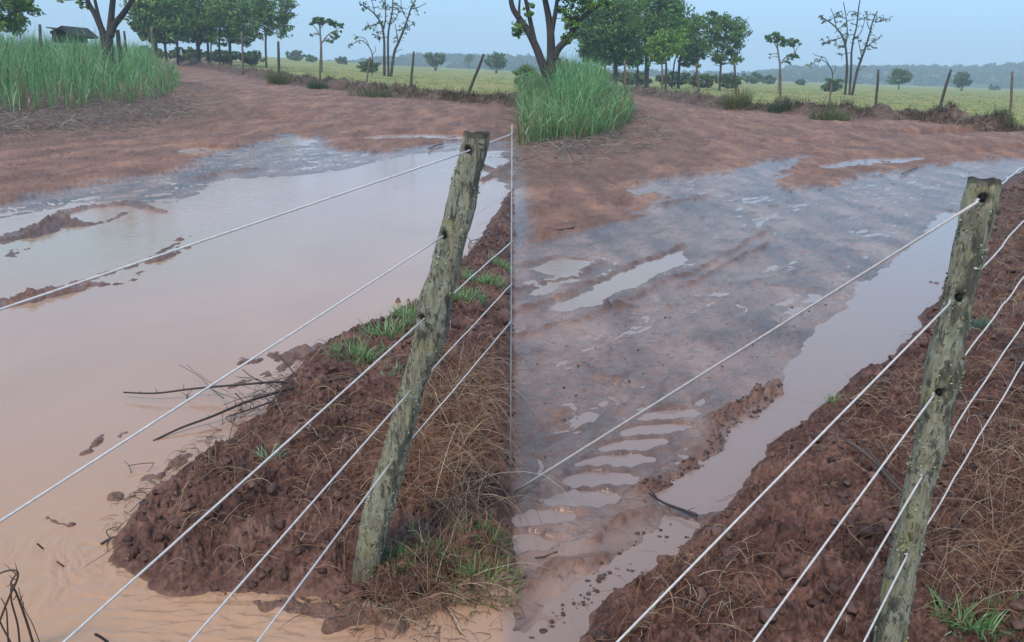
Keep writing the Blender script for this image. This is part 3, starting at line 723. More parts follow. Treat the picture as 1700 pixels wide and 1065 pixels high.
tree("small flat topped tree standing alone on the right pasture", 70, [([(1296, 130), (1295, 112), (1293, 95), (1291, 80), (1290, 68)], 2.0, .9), ([(1296, 106), (1303, 96), (1312, 90), (1320, 88)], 1.1, .6), ([(1292, 84), (1286, 72), (1280, 66)], .8, .5), ([(1291, 76), (1302, 66), (1316, 66)], .8, .4)],
     [(1284, 62, 15, 8, 480, 20), (1306, 68, 15, 8, 420, 18), (1322, 73, 8, 8, 160, 8), (1316, 92, 10, 6, 150, 9), (1308, 101, 8, 5, 60, 5), (1278, 92, 5, 4, 14, 2)], .12, ((.03, .065, .035), (.04, .085, .035)), M_PALEBARK)
sparse("tall almost leafless tree with three stems on the right pasture", 1408, 137, 1.1)
lowtree("thin bare arching sapling left of the leafless tree on the right pasture", 1374, 132)
bush("dark rounded bush at the foot of the leafless tree on the right pasture", 1381, 127, 19, 11, 95)
bush("hazy round tree beyond the right pasture, just right of the upright dark post", 1493, 124, 17, 13, 165, 1000, .3, ((.045, .075, .04),), "tree", "tree")
bush("hazy round tree beyond the right pasture, just right of the leaning dark post", 1598, 128, 15, 11, 175, 900, .32, name="tree", cat="tree")
bush("low hazy bush far across the right pasture near the pale end post", 1650, 141, 11, 4, 260, 260, .4)
bush("low grey green bush on the skyline right of the light airy tree, larger one", 1249, 122, 16, 8, 180, 700, .36)
bush("low skyline bush just left of the small flat topped tree, right pasture", 1276, 124, 11, 6, 185, 400, .36)
bush("low skyline bush just right of the small flat topped tree, right pasture", 1330, 124, 9, 5, 190, 300, .36)
bush("rounded green bush at the seam left of the right forked tree, behind the tall grass", 875, 110, 20, 15, 60, 1300, .14, ((.06, .10, .04), (.045, .08, .035)))
# dark understorey in the groves
for i, (x, y_, rx) in enumerate(((250, 78, 24), (310, 76, 30), (370, 78, 30), (415, 80, 22))):
    bush(["dark low thicket under the left end tree of the left grove", "dark low thicket under the middle of the left grove", "dark low thicket right of the thick trunk in the left grove", "dark low thicket under the right end of the left grove"][i], x, y_ - 4, rx, 10, 90, 1100, .2, ((.04, .06, .035), (.05, .075, .04)), "thicket", "bush")
for i, (x, y_, rx) in enumerate(((995, 118, 26), (1050, 118, 34), (1120, 118, 30), (1165, 119, 26), (1215, 120, 20))):
    bush(["dark low thicket under the left end tree of the right grove", "dark low thicket under the tallest tree of the right grove", "dark low thicket under the yellow green tree of the right grove", "dark low thicket left of the airy tree of the right grove", "dark low thicket under the light airy tree of the right grove"][i], x, y_ - 3, rx, 10, 90, 1200, .2, ((.04, .06, .035), (.05, .075, .04)), "thicket", "bush")

# ------------------------------------------------------------------ collapsed hut behind the grass
t = empty("hut", tuple(VP(100, 66, 50)), "black collapsed wooden hut behind the left patch of tall grass", "hut")
mb = MB()
def slab(mb, pts, D0, D1):
    f = np.array([VP(a, b, D0) for a, b in pts]); k = f + np.array([0, D1 - D0, 0]); n = len(pts)
    V = np.vstack([f, k]); F = [[i, (i + 1) % n, n + (i + 1) % n, n + i] for i in range(n)]
    mb.add(V, np.array(F)); mb.add(f[:4], np.array([[0, 1, 2, 3]])); mb.add(k[:4], np.array([[3, 2, 1, 0]]))
slab(mb, [(82, 52), (102, 42), (104, 45), (84, 56)], 50, 53); slab(mb, [(102, 42), (122, 58), (119, 62), (100, 46)], 50, 53); slab(mb, [(76, 44), (92, 47), (92, 49), (77, 46)], 49.5, 52)
mb.build("roof", M_SHED, t, smooth=False)
mb = MB(); slab(mb, [(86, 70), (117, 70), (116, 58), (86, 54)], 50.5, 52.5); mb.build("wall", M_SHED, t, smooth=False)

# ------------------------------------------------------------------ far fences
def far_fence(label, posts, wires=True):
    b0 = hit(*posts[0][0]) if posts[0][3] is None else VP(*posts[0][0], posts[0][3])
    t = empty("wire_fence", tuple(b0), label, "fence")
    tops = []
    for (bt, tp, r, D, m) in posts:
        D = None if bt[0] > 280 and bt[0] not in (936, 944, 1040) else D
        if D is None:
            g = hit(bt[0], bt[1], lambda X, Y: zbase(X, Y) + .30)
            D = g[1]
        a = VP(bt[0], bt[1] + 2, D); b = VP(tp[0], tp[1], D)
        a[2] = float(land(a[:1], a[1:2])[0][0]) - .15
        mb = MB(); q = np.array([a, a * .66 + b * .34 + rng.normal(0, .012, 3), a * .3 + b * .7 + rng.normal(0, .012, 3), b])
        mb.tube(q, r * np.array([1.1, 1, .95, .85]), 7, None, 2)
        mb.build("post", m, t); tops.append((a, b))
    if wires:
        for f in (.45, .65, .85):
            mb = MB(); pts = np.array([a + (b - a) * f for a, b in tops]); mb.tube(pts, .0022, 3, (.3, .3, .3)); mb.build("wire", M_WIRE, t)
    return t
far_fence("long fence of thin leaning posts along the left pasture verge", [((255, 90), (251, 44), .09, 62, M_FPOST2), ((295, 103), (294, 70), .06, 55, M_FPOST2), ((350, 105), (350, 55), .07, 48, M_FPOST2), ((403, 118), (401, 52), .07, 42, M_FPOST2),
           ((463, 128), (462, 68), .075, 37, M_FPOST), ((531, 134), (533, 72), .055, 34, M_FPOST2), ((607, 138), (614, 94), .045, 31, M_FPOST2), ((681, 145), (687, 85), .055, 29, M_FPOST), ((776, 157), (803, 89), .055, 27, M_FPOST)])
far_fence("long fence of thin leaning posts along the right pasture verge", [((1040, 140), (1037, 100), .07, 50, M_FPOST2), ((1100, 152), (1099, 108), .06, 44, M_FPOST2), ((1160, 162), (1156, 105), .06, 38, M_FPOST2), ((1223, 164), (1219, 106), .06, 35, M_FPOST),
           ((1296, 171), (1295, 108), .05, 32, M_FPOST2), ((1376, 176), (1381, 138), .04, 30, M_FPOST2), ((1455, 178), (1458, 115), .055, 27, M_FPOST), ((1555, 187), (1579, 115), .055, 25, M_FPOST), ((1677, 190), (1681, 118), .05, 24, M_FPOST2)])
far_fence("three dark slanting stakes behind the left patch of tall grass", [((64, 72), (66, 40), .07, 38, M_FPOST), ((201, 82), (195, 49), .10, 38, M_FPOST), ((209, 78), (206, 51), .06, 42, M_FPOST)], False)
far_fence("two dark slanting stakes right of the right forked tree", [((936, 132), (928, 96), .085, 33, M_FPOST), ((944, 120), (941, 97), .06, 38, M_FPOST)], False)

# ------------------------------------------------------------------ tall grass
def tall_grass(poly, N, hfun, name):
    q = scatter(poly, N); z = land(q[:, 0], q[:, 1])[0]
    d = poly_sd(q[:, 0], q[:, 1], poly, 5)
    cl = fbm(q[:, 0] * 1.1, q[:, 1] * 1.1, 6, 3)
    H = hfun(q[:, 0], q[:, 1]) * (1.02 + .3 * cl) * rng.uniform(.5, 1.15, N) * smooth(d, -.3, .9) ** .35
    base = np.stack([q[:, 0], q[:, 1], z - .02], 1)
    c = palette(N, [(.16, .33, .10), (.10, .24, .07), (.22, .42, .15), (.18, .37, .16), (.31, .49, .24)], .2)
    dry = rng.uniform(size=N) < .06 + .22 * (d < .5); c[dry] = palette(int(dry.sum()), [(.34, .27, .14), (.26, .2, .1)])
    V, F, A = blades(base, H, rng.uniform(.014, .034, N), np.abs(rng.normal(0, .2, N)), rng.uniform(.1, 2.3, N) * rng.uniform(.2, 1, N), c, 6)
    mb = MB(); mb.add(V, F, A)
    # leaves springing from the stems higher up
    n3 = int(N * .8); k3 = rng.integers(0, N, n3); b3 = base[k3].copy(); b3[:, 2] += H[k3] * rng.uniform(.2, .75, n3)
    V, F, A = blades(b3, rng.uniform(.3, .75, n3), rng.uniform(.012, .03, n3), rng.uniform(.3, 1.0, n3), rng.uniform(.5, 2.0, n3), np.clip(c[k3] * rng.uniform(.8, 1.35, (n3, 1)), 0, .6), 4)
    mb.add(V, F, A)
    # low, dry, fallen leaves at the skirt
    n2 = N // 6; q = scatter(poly, n2 * 4); d = poly_sd(q[:, 0], q[:, 1], poly, 5); q = q[d < .7][:n2]; n2 = len(q)
    z = land(q[:, 0], q[:, 1])[0]
    V, F, A = blades(np.stack([q[:, 0], q[:, 1], z], 1), rng.uniform(.3, .9, n2), rng.uniform(.012, .024, n2), rng.uniform(.3, 1.1, n2), rng.uniform(.5, 1.6, n2), palette(n2, [(.30, .25, .12), (.2, .19, .08), (.12, .2, .07), (.36, .3, .17)]), 5)
    mb.add(V, F, A)
    mb.build(name, M_BLADE, None, 'stuff', False)
def px_of(x, y): return 850 + 1461 * x / y
tall_grass(CLL, 21000, lambda x, y: np.interp(px_of(x, y), [-300, 0, 150, 230, 280, 300], [2.0, 1.95, 1.95, 1.75, 1.45, 1.2]), "tall_grass")
tall_grass(CLR, 15000, lambda x, y: np.interp(px_of(x, y), [850, 920, 1000, 1035, 1050], [1.72, 1.7, 1.55, 1.25, 1.0]), "tall_grass")
# straw litter at the foot
def litter(poly, N, name, zoff=.01, lmin=.2, lmax=.8, cols=((.33, .27, .2), (.2, .15, .11), (.42, .36, .28), (.12, .085, .065)), r=(.003, .007), mask=None, flat=True, curl=.28):
    q = scatter(poly, N)
    if mask is not None: q = q[mask(q)]
    N = len(q); L = rng.uniform(lmin, lmax, N); a = rng.uniform(0, 2 * math.pi, N); K = 6
    pts = np.zeros((N, K, 3)); p = q.copy(); cur = rng.normal(0, curl, N)
    for k in range(K):
        pts[:, k, :2] = p; p = p + (L / K)[:, None] * np.stack([np.cos(a), np.sin(a)], 1); a = a + cur / K * 3 + rng.normal(0, .12, N)
    z = land(pts[..., 0], pts[..., 1])[0]
    z = np.maximum(z, 0)
    arch = rng.uniform(0, .09, N)[:, None] * np.sin(np.linspace(0, math.pi, K))[None] * (L[:, None] / .4)
    if flat: zz = z.max(1, keepdims=True) * .35 + z * .65
    pts[..., 2] = zz + zoff * rng.uniform(.2, 1.5, (N, 1)) + arch
    R = rng.uniform(r[0], r[1], (N, 1)) * np.linspace(1, .35, K)[None]
    V, F = tubes(pts, R, 3)
    mb = MB(); mb.add(V, F, np.repeat(palette(N, cols), K * 3, 0)); return mb.build(name, M_STRAW, None, 'stuff', True)
litter(LIT_L, 2600, "straw_litter"); litter(LIT_R, 1800, "straw_litter")

# ------------------------------------------------------------------ pasture turf and verge weeds
def field_tufts():
    n = 30000; D = rng.uniform(22, 110, n) ** 1.0; px = rng.uniform(150, 1850, n); x = (px - 850) / 1461 * D
    _, m = land(x, D); ok = m['dF'] > .3 + rng.uniform(0, .6, n); x = x[ok]; D = D[ok]; n = len(x); z = land(x, D)[0]
    base = np.stack([x, D, z - .01], 1)
    V, F, A = blades(base, rng.uniform(.05, .2, n), rng.uniform(.02, .05, n), rng.uniform(.2, 1, n), rng.uniform(.3, 1, n), palette(n, [(.2, .23, .08), (.13, .17, .06), (.36, .29, .15), (.26, .27, .11)]), 2)
    mb = MB(); mb.add(V, F, A); mb.build("pasture_grass", M_BLADE, None, 'stuff', False)
    # rough brown growth along the lip
    n = 26000; i = rng.integers(0, len(VL) - 1, n); t = rng.uniform(size=(n, 1)); q = VL[i, :2] * (1 - t) + VL[i + 1, :2] * t + rng.normal(0, .45, (n, 2)) + [0, .15]
    q = q[np.hypot(q[:, 0], q[:, 1]) < 130]; n = len(q); z = land(q[:, 0], q[:, 1])[0]
    cl = fbm(q[:, 0] * .8, q[:, 1] * .8, 5, 2)
    q = q[cl > -.15]; z = z[cl > -.15]; cl = cl[cl > -.15]; n = len(q)
    V, F, A = blades(np.stack([q[:, 0], q[:, 1], z - .01], 1), rng.uniform(.12, .42, n) * (1 + cl), rng.uniform(.01, .03, n), rng.uniform(.3, 1.5, n), rng.uniform(.3, 1.6, n), palette(n, [(.20, .13, .075), (.13, .08, .05), (.11, .13, .045), (.3, .22, .13), (.08, .05, .04)]), 3)
    mb = MB(); mb.add(V, F, A); mb.build("verge_grass", M_BLADE, None, 'stuff', False)
field_tufts()
def tuft(label, px, py, n, h, spread, cols, w=.008, up=.3, cat="grass tuft", name="grass_tuft", bend=1.2, group=None, D=None):
    c = L3(px, py)
    q = c[:2] + np.clip(rng.normal(0, .5, (n, 2)), -.9, .9) * spread * [1, .8]
    z = land(q[:, 0], q[:, 1])[0]; z = np.maximum(z, -.01)
    outw = np.arctan2(q[:, 1] - c[1], q[:, 0] - c[0]) + rng.normal(0, .9, n)
    V, F, A = blades(np.stack([q[:, 0], q[:, 1], z - .004], 1), h * rng.uniform(.4, 1.1, n), w * rng.uniform(.6, 1.3, n), rng.uniform(0, up * 2, n), rng.uniform(.2, bend * 1.3, n), palette(n, cols), 4, outw)
    o = mesh_np(name, V, F, M_BLADE, None, {"tint": A}, False); 
    # origin at the foot
    o.data.transform(Matrix.Translation((-c[0], -c[1], -c[2]))); o.location = c
    return tag(o, label, cat, group)
GV = [(.10, .17, .05), (.16, .2, .07), (.3, .24, .12), (.07, .12, .04)]
tuft("tall clump of weeds around the dark post nearest the grove, left verge", 463, 138, 420, .95, .55, GV, .02, .3)
tuft("small dark green weed clump at the thin pale post, left verge", 527, 147, 260, .55, .5, [(.07, .13, .05), (.05, .1, .04)], .02)
tuft("spreading green and straw weeds left of the thin slanting post, left verge", 618, 158, 420, .55, .9, GV, .02, .5)
tuft("tall yellowed weeds around the dark post nearest the grove, right verge", 1222, 178, 420, 1.0, .5, GV + [(.4, .27, .1)], .018, .25)
tuft("small dark green weed clump at the thin pale post, right verge", 1293, 184, 240, .5, .4, [(.07, .13, .05), (.05, .1, .04)], .02)
tuft("broad green weed clump in front of the short slanting post, right verge", 1378, 196, 480, .55, .7, GV, .02, .5)
tuft("low dark weed clump at the foot of the pale end post, right verge", 1668, 196, 260, .4, .4, GV, .016)

# ------------------------------------------------------------------ the near fences: posts and wires
def near_post(parent, prof, D, seed, holes, depth=1.0):
    """prof: rows (y, xl, xr) in picture points, post stands in the vertical plane at distance D"""
    prof = np.array(prof, float)
    nL, nS = 230, 56
    yy = np.linspace(prof[0, 0], prof[-1, 0], nL)
    xl = np.interp(yy, prof[:, 0], prof[:, 1]); xr = np.interp(yy, prof[:, 0], prof[:, 2])
    k = np.ones(7) / 7
    pad = lambda a: np.convolve(np.pad(a, 3, 'edge'), k, 'valid')
    xl, xr = pad(xl), pad(xr)
    V = np.zeros((nL, nS, 3)); ends = np.zeros((nL, nS, 4))
    an = np.linspace(0, 2 * math.pi, nS, endpoint=False)
    H = []
    for (hx, hy) in holes: H.append(VP(hx, hy, D))
    for i in range(nL):
        a = VP(xl[i], yy[i], D); b = VP(xr[i], yy[i], D); c = (a + b) / 2; r = (b - a)[0] / 2 * .95
        s = i / (nL - 1)
        rr = r * (1 + .05 * noise(an * 2.2, np.full(nS, c[2] * 9), seed) + .05 * noise(np.cos(an) * 3 + 9, np.sin(an) * 3 + c[2] * 30, seed + 3) + .035 * noise(np.cos(an) * 9, np.sin(an) * 9 + c[2] * 8, seed + 5) + .03 * noise(np.cos(an) * 6, np.sin(an) * 6 + c[2] * 45, seed + 6))
        ci, si = np.cos(an), np.sin(an)
        sq = (np.abs(ci) ** 2.6 + np.abs(si) ** 2.6) ** (-1 / 2.6)
        V[i, :, 0] = c[0] + rr * ci * sq; V[i, :, 1] = c[1] + rr * si * sq * .88 * depth; V[i, :, 2] = c[2] + (.03 * (b - a)[2] * ci)
        ends[i, :, 0] = smooth(np.array(s), .84, .97)
    # chipped sloping top
    for i in range(6):
        V[i, :, 2] += (.006 * noise(np.cos(an) * 1.3 + 3, np.sin(an) * 1.3, seed + 7) - .003)
    ends[:3, :, 1] = .6; ends[0, :, 1] = 1
    ends[..., 1] = np.maximum(ends[..., 1], smooth(np.linspace(0, 1, nL), .95, 1.0)[:, None] * .8)
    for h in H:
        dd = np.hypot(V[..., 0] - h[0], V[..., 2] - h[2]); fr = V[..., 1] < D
        g = np.exp(-(dd / .010) ** 2) * fr; V[..., 1] += .022 * g; ends[..., 1] = np.maximum(ends[..., 1], g)  # dents the hole and darkens its colour as painted shade
    VV = V.reshape(-1, 3); ii = np.arange(nL * nS).reshape(nL, nS)
    a = ii[:-1]; b = np.roll(a, -1, 1); d = ii[1:]; c = np.roll(d, -1, 1)
    F = np.stack([a, d, c, b], -1).reshape(-1, 4)
    # top surface: rings shrinking inwards, rough end grain
    rings = []; last = ii[0]; cen = V[0].mean(0); n0 = nL * nS; ex = []
    for q, f in enumerate((.8, .55, .3, .02)):
        ring = cen + (V[0] - cen) * f; ring[:, 2] += .006 * noise(ring[:, 0] * 90, ring[:, 1] * 90, seed) - .003 * (q + 1)
        ex.append(ring); cur = n0 + q * nS + np.arange(nS)
        F = np.vstack([F, np.stack([last, np.roll(last, -1), np.roll(cur, -1), cur], -1)]); last = cur
    VV = np.vstack([VV] + ex); E = np.vstack([ends.reshape(-1, 4), np.tile([0, 1, 0, 1], (4 * nS, 1))])
    o = mesh_np("post", VV, F, M_POST, parent, {"ends": E}, True)
    # bore holes: near-black plugs stand in for the shade inside
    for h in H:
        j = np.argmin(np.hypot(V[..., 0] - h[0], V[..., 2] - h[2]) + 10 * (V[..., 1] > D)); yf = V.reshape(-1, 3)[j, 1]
        mb = MB(); mb.tube(np.array([[h[0], yf - .016, h[2]], [h[0], yf + .03, h[2]]]), .0058, 9); mb.build("bore_hole_shade_plug", M_HOLE_SHADE, o)
    # lichen: little frilled crusts standing off the wood
    fr = VV[:nL * nS].reshape(nL, nS, 3); n = 900
    li = rng.integers(12, nL - 12, n * 3); ai = rng.integers(0, nS, n * 3)
    p = fr[li, ai]; msk = fbm(p[:, 0] * 22, p[:, 2] * 14, seed + 40, 3) > .12; p = p[msk][:n]
    cpt = V.mean(1)[li[msk][:n]]; nrm = p - cpt; nrm[:, 2] = 0; nrm /= np.linalg.norm(nrm, axis=1)[:, None] + 1e-9
    V_, F_ = leafquads(p + nrm * .002, rng.uniform(.002, .0055, len(p)))
    mb = MB(); mb.add(V_, F_, np.repeat(palette(len(p), [(.40, .45, .36), (.26, .31, .22), (.33, .33, .13), (.10, .11, .08)]), 4, 0)); mb.build("lichen", M_LICHEN, o, smooth=False)
    return o, V
def wire(parent, pts, r, side=6, kink=0.0, seed=0):
    pts = np.array(pts); out = []
    for i in range(len(pts) - 1):
        for t in np.linspace(0, 1, 14, endpoint=False): out.append(pts[i] * (1 - t) + pts[i + 1] * t)
    out.append(pts[-1]); out = np.array(out)
    if kink: out[:, 2] += kink * noise(np.arange(len(out)) * .45, np.full(len(out), seed * 1.7), seed); out[:, 0] += kink * .6 * noise(np.arange(len(out)) * .5, np.full(len(out), seed + .3), seed + 8)
    mb = MB(); mb.tube(out, r, side); return mb.build("wire", M_WIRE, parent)

postL = [(217, 770, 814), (250, 763, 811), (275, 757, 803), (300, 749, 796), (350, 738, 790), (400, 724, 774), (450, 713, 762), (480, 700, 755), (505, 690, 750), (540, 690, 747), (575, 684, 736), (600, 676, 722), (650, 661, 704), (700, 648, 692), (750, 634, 679), (800, 617, 667), (850, 601, 652), (900, 592, 640), (950, 584, 630), (1000, 576, 622)]
gL = L3(606, 957); DL = float(gL[1])
tL = empty("wire_fence", (float(gL[0]), DL, float(gL[2])), "near left fence, leaning lichen covered post and pale wires over brown flood water", "fence")
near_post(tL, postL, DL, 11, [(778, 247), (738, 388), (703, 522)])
zr = P(850, 815, 0)
DR_ = float(zr[1])                                   # thin stay rod where the two fences meet
S = lambda y_: VP(850, y_, DR_)
def ext(a, b, f): return b + (a - b) * f
def through(px, py, D, dy=0.0): return VP(px, py, D + dy)
WL = [((-20, 520, 1.55), (425, 374), (778, 250), 222), ((-20, 878, 1.35), (425, 597), (735, 392), 315), ((110, 1062, 1.30), (425, 778), (703, 530), 400), ((318, 1062, 1.45), (425, 940), (680, 650), 471), ((430, 1062, 1.6), None, (651, 765), 531)]
for i, (a, m_, p, ye) in enumerate(WL):
    A = VP(a[0], a[1], a[2]); Pp = VP(p[0], p[1], DL - .055 if i in (0, 2) else DL - .045)
    A2 = Pp + (A - Pp) * 1.35
    wire(tL, [A2, Pp], .0026, kink=.0)
    E = S(ye)
    B = VP(p[0] + (36 if i == 0 else 45), p[1] - (12 if i == 0 else 30) , DL + .03)
    wire(tL, [Pp + [0, .006, 0], VP(p[0] + 4, p[1] - 2, DL), E], .0022 if i != 1 else .0014, kink=.004 if i > 1 else .001, seed=i + 1)
mb = MB(); top = S(206); foot = S(800); foot[2] = -.15; mb.tube(np.array([top, (top + foot) / 2, foot]), .0026, 8); mb.build("stay_rod", M_ROD, tL)

postR = [(294, 1611, 1660), (330, 1601, 1656), (350, 1597, 1652), (400, 1586, 1638), (450, 1576, 1625), (500, 1567, 1613), (530, 1560, 1609), (560, 1551, 1603), (600, 1538, 1598), (650, 1531, 1587), (700, 1526, 1577), (750, 1517, 1569), (800, 1503, 1549), (850, 1494, 1540), (900, 1485, 1532), (950, 1472, 1520), (1000, 1461, 1511), (1060, 1453, 1503), (1150, 1436, 1488)]
gR = P(1462, 1120, .15); DRt = float(gR[1])
tR = empty("wire_fence", (float(gR[0]), DRt, .13), "near right fence, leaning lichen covered post and pale wires over bare mud", "fence")
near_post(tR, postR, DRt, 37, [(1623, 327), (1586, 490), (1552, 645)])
WR = [((850, 816, None), (1624, 334), (1700, 276)), ((1030, 1060, 1.30), (1577, 503), (1700, 366)), ((1255, 1060, 1.40), (1550, 656), (1700, 460)), ((1372, 1060, 1.5), (1530, 792), (1700, 533)), ((1437, 1060, 1.6), (1506, 922), (1700, 600))]
for i, (a, p, e) in enumerate(WR):
    Pp = VP(p[0], p[1], DRt - (.055 if i in (0,) else .045))
    if a[2] is None: A2 = S(816); A2[2] = -.01
    else:
        A = VP(a[0], a[1], a[2]); A2 = Pp + (A - Pp) * 1.5
    wire(tR, [A2, Pp], np.linspace(.0058, .0030, 15) if i == 0 else .0024)
    E = VP(e[0], e[1], DRt + .42); E2 = Pp + (E - Pp) * 2.2
    if i == 0: ePost = Pp + (E - Pp) * 4.5
    E2 = ePost.copy(); E2[2] = (ePost[2], 1.12, .88, .64, .40)[i]
    wire(tR, [Pp + [0, .006, 0], VP(p[0] + 5, p[1] - 4, DRt), E, E2], .0021, kink=.006, seed=i + 11)

mb = MB(); mb.tube(np.array([[ePost[0] + .01, ePost[1] + .03, 0], [ePost[0] + .03, ePost[1] + .03, .5], [ePost[0] + .01, ePost[1] + .03, 1.0], [ePost[0], ePost[1] + .03, ePost[2] + .07]]), [.055, .05, .052, .045], 14, None, 6); mb.build("post", M_FPOST2, tR)

# ------------------------------------------------------------------ soil crumbs, stalks, dry grass on the banks
ico = None
def icosa():
    f = (1 + 5 ** .5) / 2
    V = np.array([(-1, f, 0), (1, f, 0), (-1, -f, 0), (1, -f, 0), (0, -1, f), (0, 1, f), (0, -1, -f), (0, 1, -f), (f, 0, -1), (f, 0, 1), (-f, 0, -1), (-f, 0, 1)], float)
    F = np.array([(0, 11, 5), (0, 5, 1), (0, 1, 7), (0, 7, 10), (0, 10, 11), (1, 5, 9), (5, 11, 4), (11, 10, 2), (10, 7, 6), (7, 1, 8), (3, 9, 4), (3, 4, 2), (3, 2, 6), (3, 6, 8), (3, 8, 9), (4, 9, 5), (2, 4, 11), (6, 2, 10), (8, 6, 7), (9, 8, 1)])
    V = V / np.linalg.norm(V[0]); V = list(map(tuple, V)); cache = {}; F2 = []
    def mid(a, b):
        k = (min(a, b), max(a, b))
        if k not in cache:
            m = (np.array(V[a]) + np.array(V[b])) / 2; m /= np.linalg.norm(m); V.append(tuple(m)); cache[k] = len(V) - 1
        return cache[k]
    for a, b, c in F:
        ab, bc, ca = mid(a, b), mid(b, c), mid(c, a); F2 += [(a, ab, ca), (b, bc, ab), (c, ca, bc), (ab, bc, ca)]
    return np.array(V), np.array(F2)
IV, IF = icosa()
def clods(poly, N, smin, smax, name, mask=None, cols=((.10, .048, .036), (.065, .032, .024), (.14, .07, .052))):
    q = scatter(poly, N)
    if mask is not None: q = q[mask(q)]
    N = len(q); z = land(q[:, 0], q[:, 1])[0]; s = smin * (smax / smin) ** (rng.uniform(0, 1, N) ** 2.4)
    V = IV[None] * (1 + .28 * rng.normal(0, 1, (N, len(IV), 1)).clip(-1.2, 1.2)) * s[:, None, None] * np.stack([rng.uniform(.7, 1.4, N), rng.uniform(.7, 1.4, N), rng.uniform(.5, .9, N)], 1)[:, None]
    V = V + np.stack([q[:, 0], q[:, 1], z + s * .15], 1)[:, None]
    F = (IF[None] + (np.arange(N) * len(IV))[:, None, None]).reshape(-1, 3)
    return mesh_np(name, V.reshape(-1, 3), F, M_CLOD, None, {"tint": np.repeat(palette(N, cols), len(IV), 0)}, True, 'stuff')
LB_T = PZ([(848, 330), (775, 432), (700, 505), (585, 566), (500, 618), (440, 695), (365, 755), (262, 820), (200, 885), (198, 930), (240, 955), (380, 975), (540, 985), (700, 985), (846, 960), (848, 700)], .05)
RB_T = PZ([(1740, 300), (1640, 330), (1600, 440), (1530, 535), (1455, 618), (1370, 680), (1290, 745), (1215, 840), (1130, 915), (1035, 1000), (950, 1075), (1000, 1130), (1800, 1130)], .05)
clods(LB_T, 4500, .002, .020, "soil_crumbs"); clods(RB_T, 6500, .002, .026, "soil_crumbs")
STR = ((.33, .20, .12), (.25, .12, .07), (.50, .38, .26), (.17, .075, .045), (.28, .15, .085))
litter(LB_T, 800, "dry_grass", .006, .05, .22, STR, (.0006, .0016)); litter(RB_T, 1300, "dry_grass", .006, .05, .22, STR, (.0006, .0016))
def pz(L, z=.12): return PZ(L, z)
# heavy mats of dead grass right of each post
def thatch(poly, N, name, hmax=.3, cols=STR, lmin=.15, lmax=.5, rr=(.0008, .0020)):
    q = scatter(poly, N); K = 7; z = land(q[:, 0], q[:, 1])[0]; L = rng.uniform(lmin, lmax, N)
    a = rng.uniform(0, 2 * math.pi, N); el = rng.uniform(.0, 1.3, N); p = np.stack([q[:, 0], q[:, 1], z - .005], 1); pts = np.zeros((N, K, 3)); fall = rng.uniform(.25, .75, N)
    for k in range(K):
        pts[:, k] = p; st = (L / (K - 1))[:, None]
        p = p + st * np.stack([np.cos(a) * np.cos(el), np.sin(a) * np.cos(el), np.sin(el)], 1)
        gz = ground_z(p[:, 0], p[:, 1]) + .004; p[:, 2] = np.maximum(p[:, 2], gz); el = el - fall * .75 + rng.normal(0, .1, N); a = a + rng.normal(0, .16, N)
    R = rng.uniform(rr[0], rr[1] * .85, (N, 1)) * np.linspace(1, .4, K)[None]
    V, F = tubes(pts, R, 3); mb = MB(); mb.add(V, F, np.repeat(palette(N, cols), K * 3, 0)); return mb.build(name, M_STRAW, None, 'stuff')
thatch(pz([(705, 650), (800, 590), (795, 880), (780, 900), (700, 840), (680, 790)]), 950, "dead_grass")
thatch(pz([(665, 730), (700, 735), (690, 850), (650, 850)]), 500, "dead_grass", .3, ((.26, .12, .07), (.2, .09, .055), (.34, .2, .12)), .15, .35)
thatch(pz([(360, 690), (560, 620), (600, 700), (620, 900), (480, 900), (300, 960), (280, 860)]), 330, "dead_grass", lmin=.06, lmax=.3)
thatch(pz([(600, 960), (770, 905), (770, 960), (650, 985)]), 190, "dead_grass", lmin=.08, lmax=.35)
thatch(pz([(1590, 780), (1700, 700), (1900, 700), (1900, 1040), (1560, 1060), (1540, 940)]), 1300, "dead_grass")
thatch(pz([(1640, 420), (1740, 330), (1760, 700), (1620, 760), (1560, 800), (1600, 640)]), 1300, "dead_grass", lmin=.08, lmax=.35)
thatch(pz([(1380, 700), (1540, 600), (1540, 760), (1500, 820)]), 300, "dead_grass", lmin=.08, lmax=.3)
thatch(pz([(1640, 330), (1740, 280), (1740, 420), (1640, 430)]), 500, "dead_grass", lmin=.1, lmax=.4)
thatch(pz([(1100, 930), (1250, 870), (1250, 1060), (1000, 1060)]), 160, "dead_grass", lmin=.05, lmax=.2)
litter(PZ([(430, 985), (620, 1008), (848, 965), (848, 1062), (600, 1062), (470, 1020)]), 150, 'floating_debris', .002, .03, .14, ((.14, .09, .06), (.22, .15, .1), (.07, .045, .035)), (.0008, .002))
litter(PZ([(180, 905), (215, 860), (300, 780), (400, 700), (480, 630), (560, 570), (560, 560), (440, 640), (340, 725), (250, 790), (170, 860)]), 170, 'floating_debris', .002, .03, .12, ((.12, .08, .055), (.2, .14, .1), (.06, .04, .03)), (.0008, .002))
# mud lumps on the right road
clods(PZ([(1055, 825), (1100, 790), (1165, 760), (1185, 690), (1300, 640), (1280, 690), (1190, 760), (1100, 815)]), 500, .002, .011, "mud_lumps", None, ((.09, .055, .048), (.06, .036, .032)))
clods(PZ([(860, 600), (1300, 450), (1500, 460), (1300, 640), (1250, 640), (1050, 800), (860, 1000)]), 260, .002, .008, "mud_lumps", None, ((.06, .045, .04),))
clods(PZ([(1080, 870), (1180, 860), (1080, 960), (980, 1050), (880, 1060), (980, 950)]), 260, .002, .010, "mud_lumps", None, ((.08, .05, .045),))

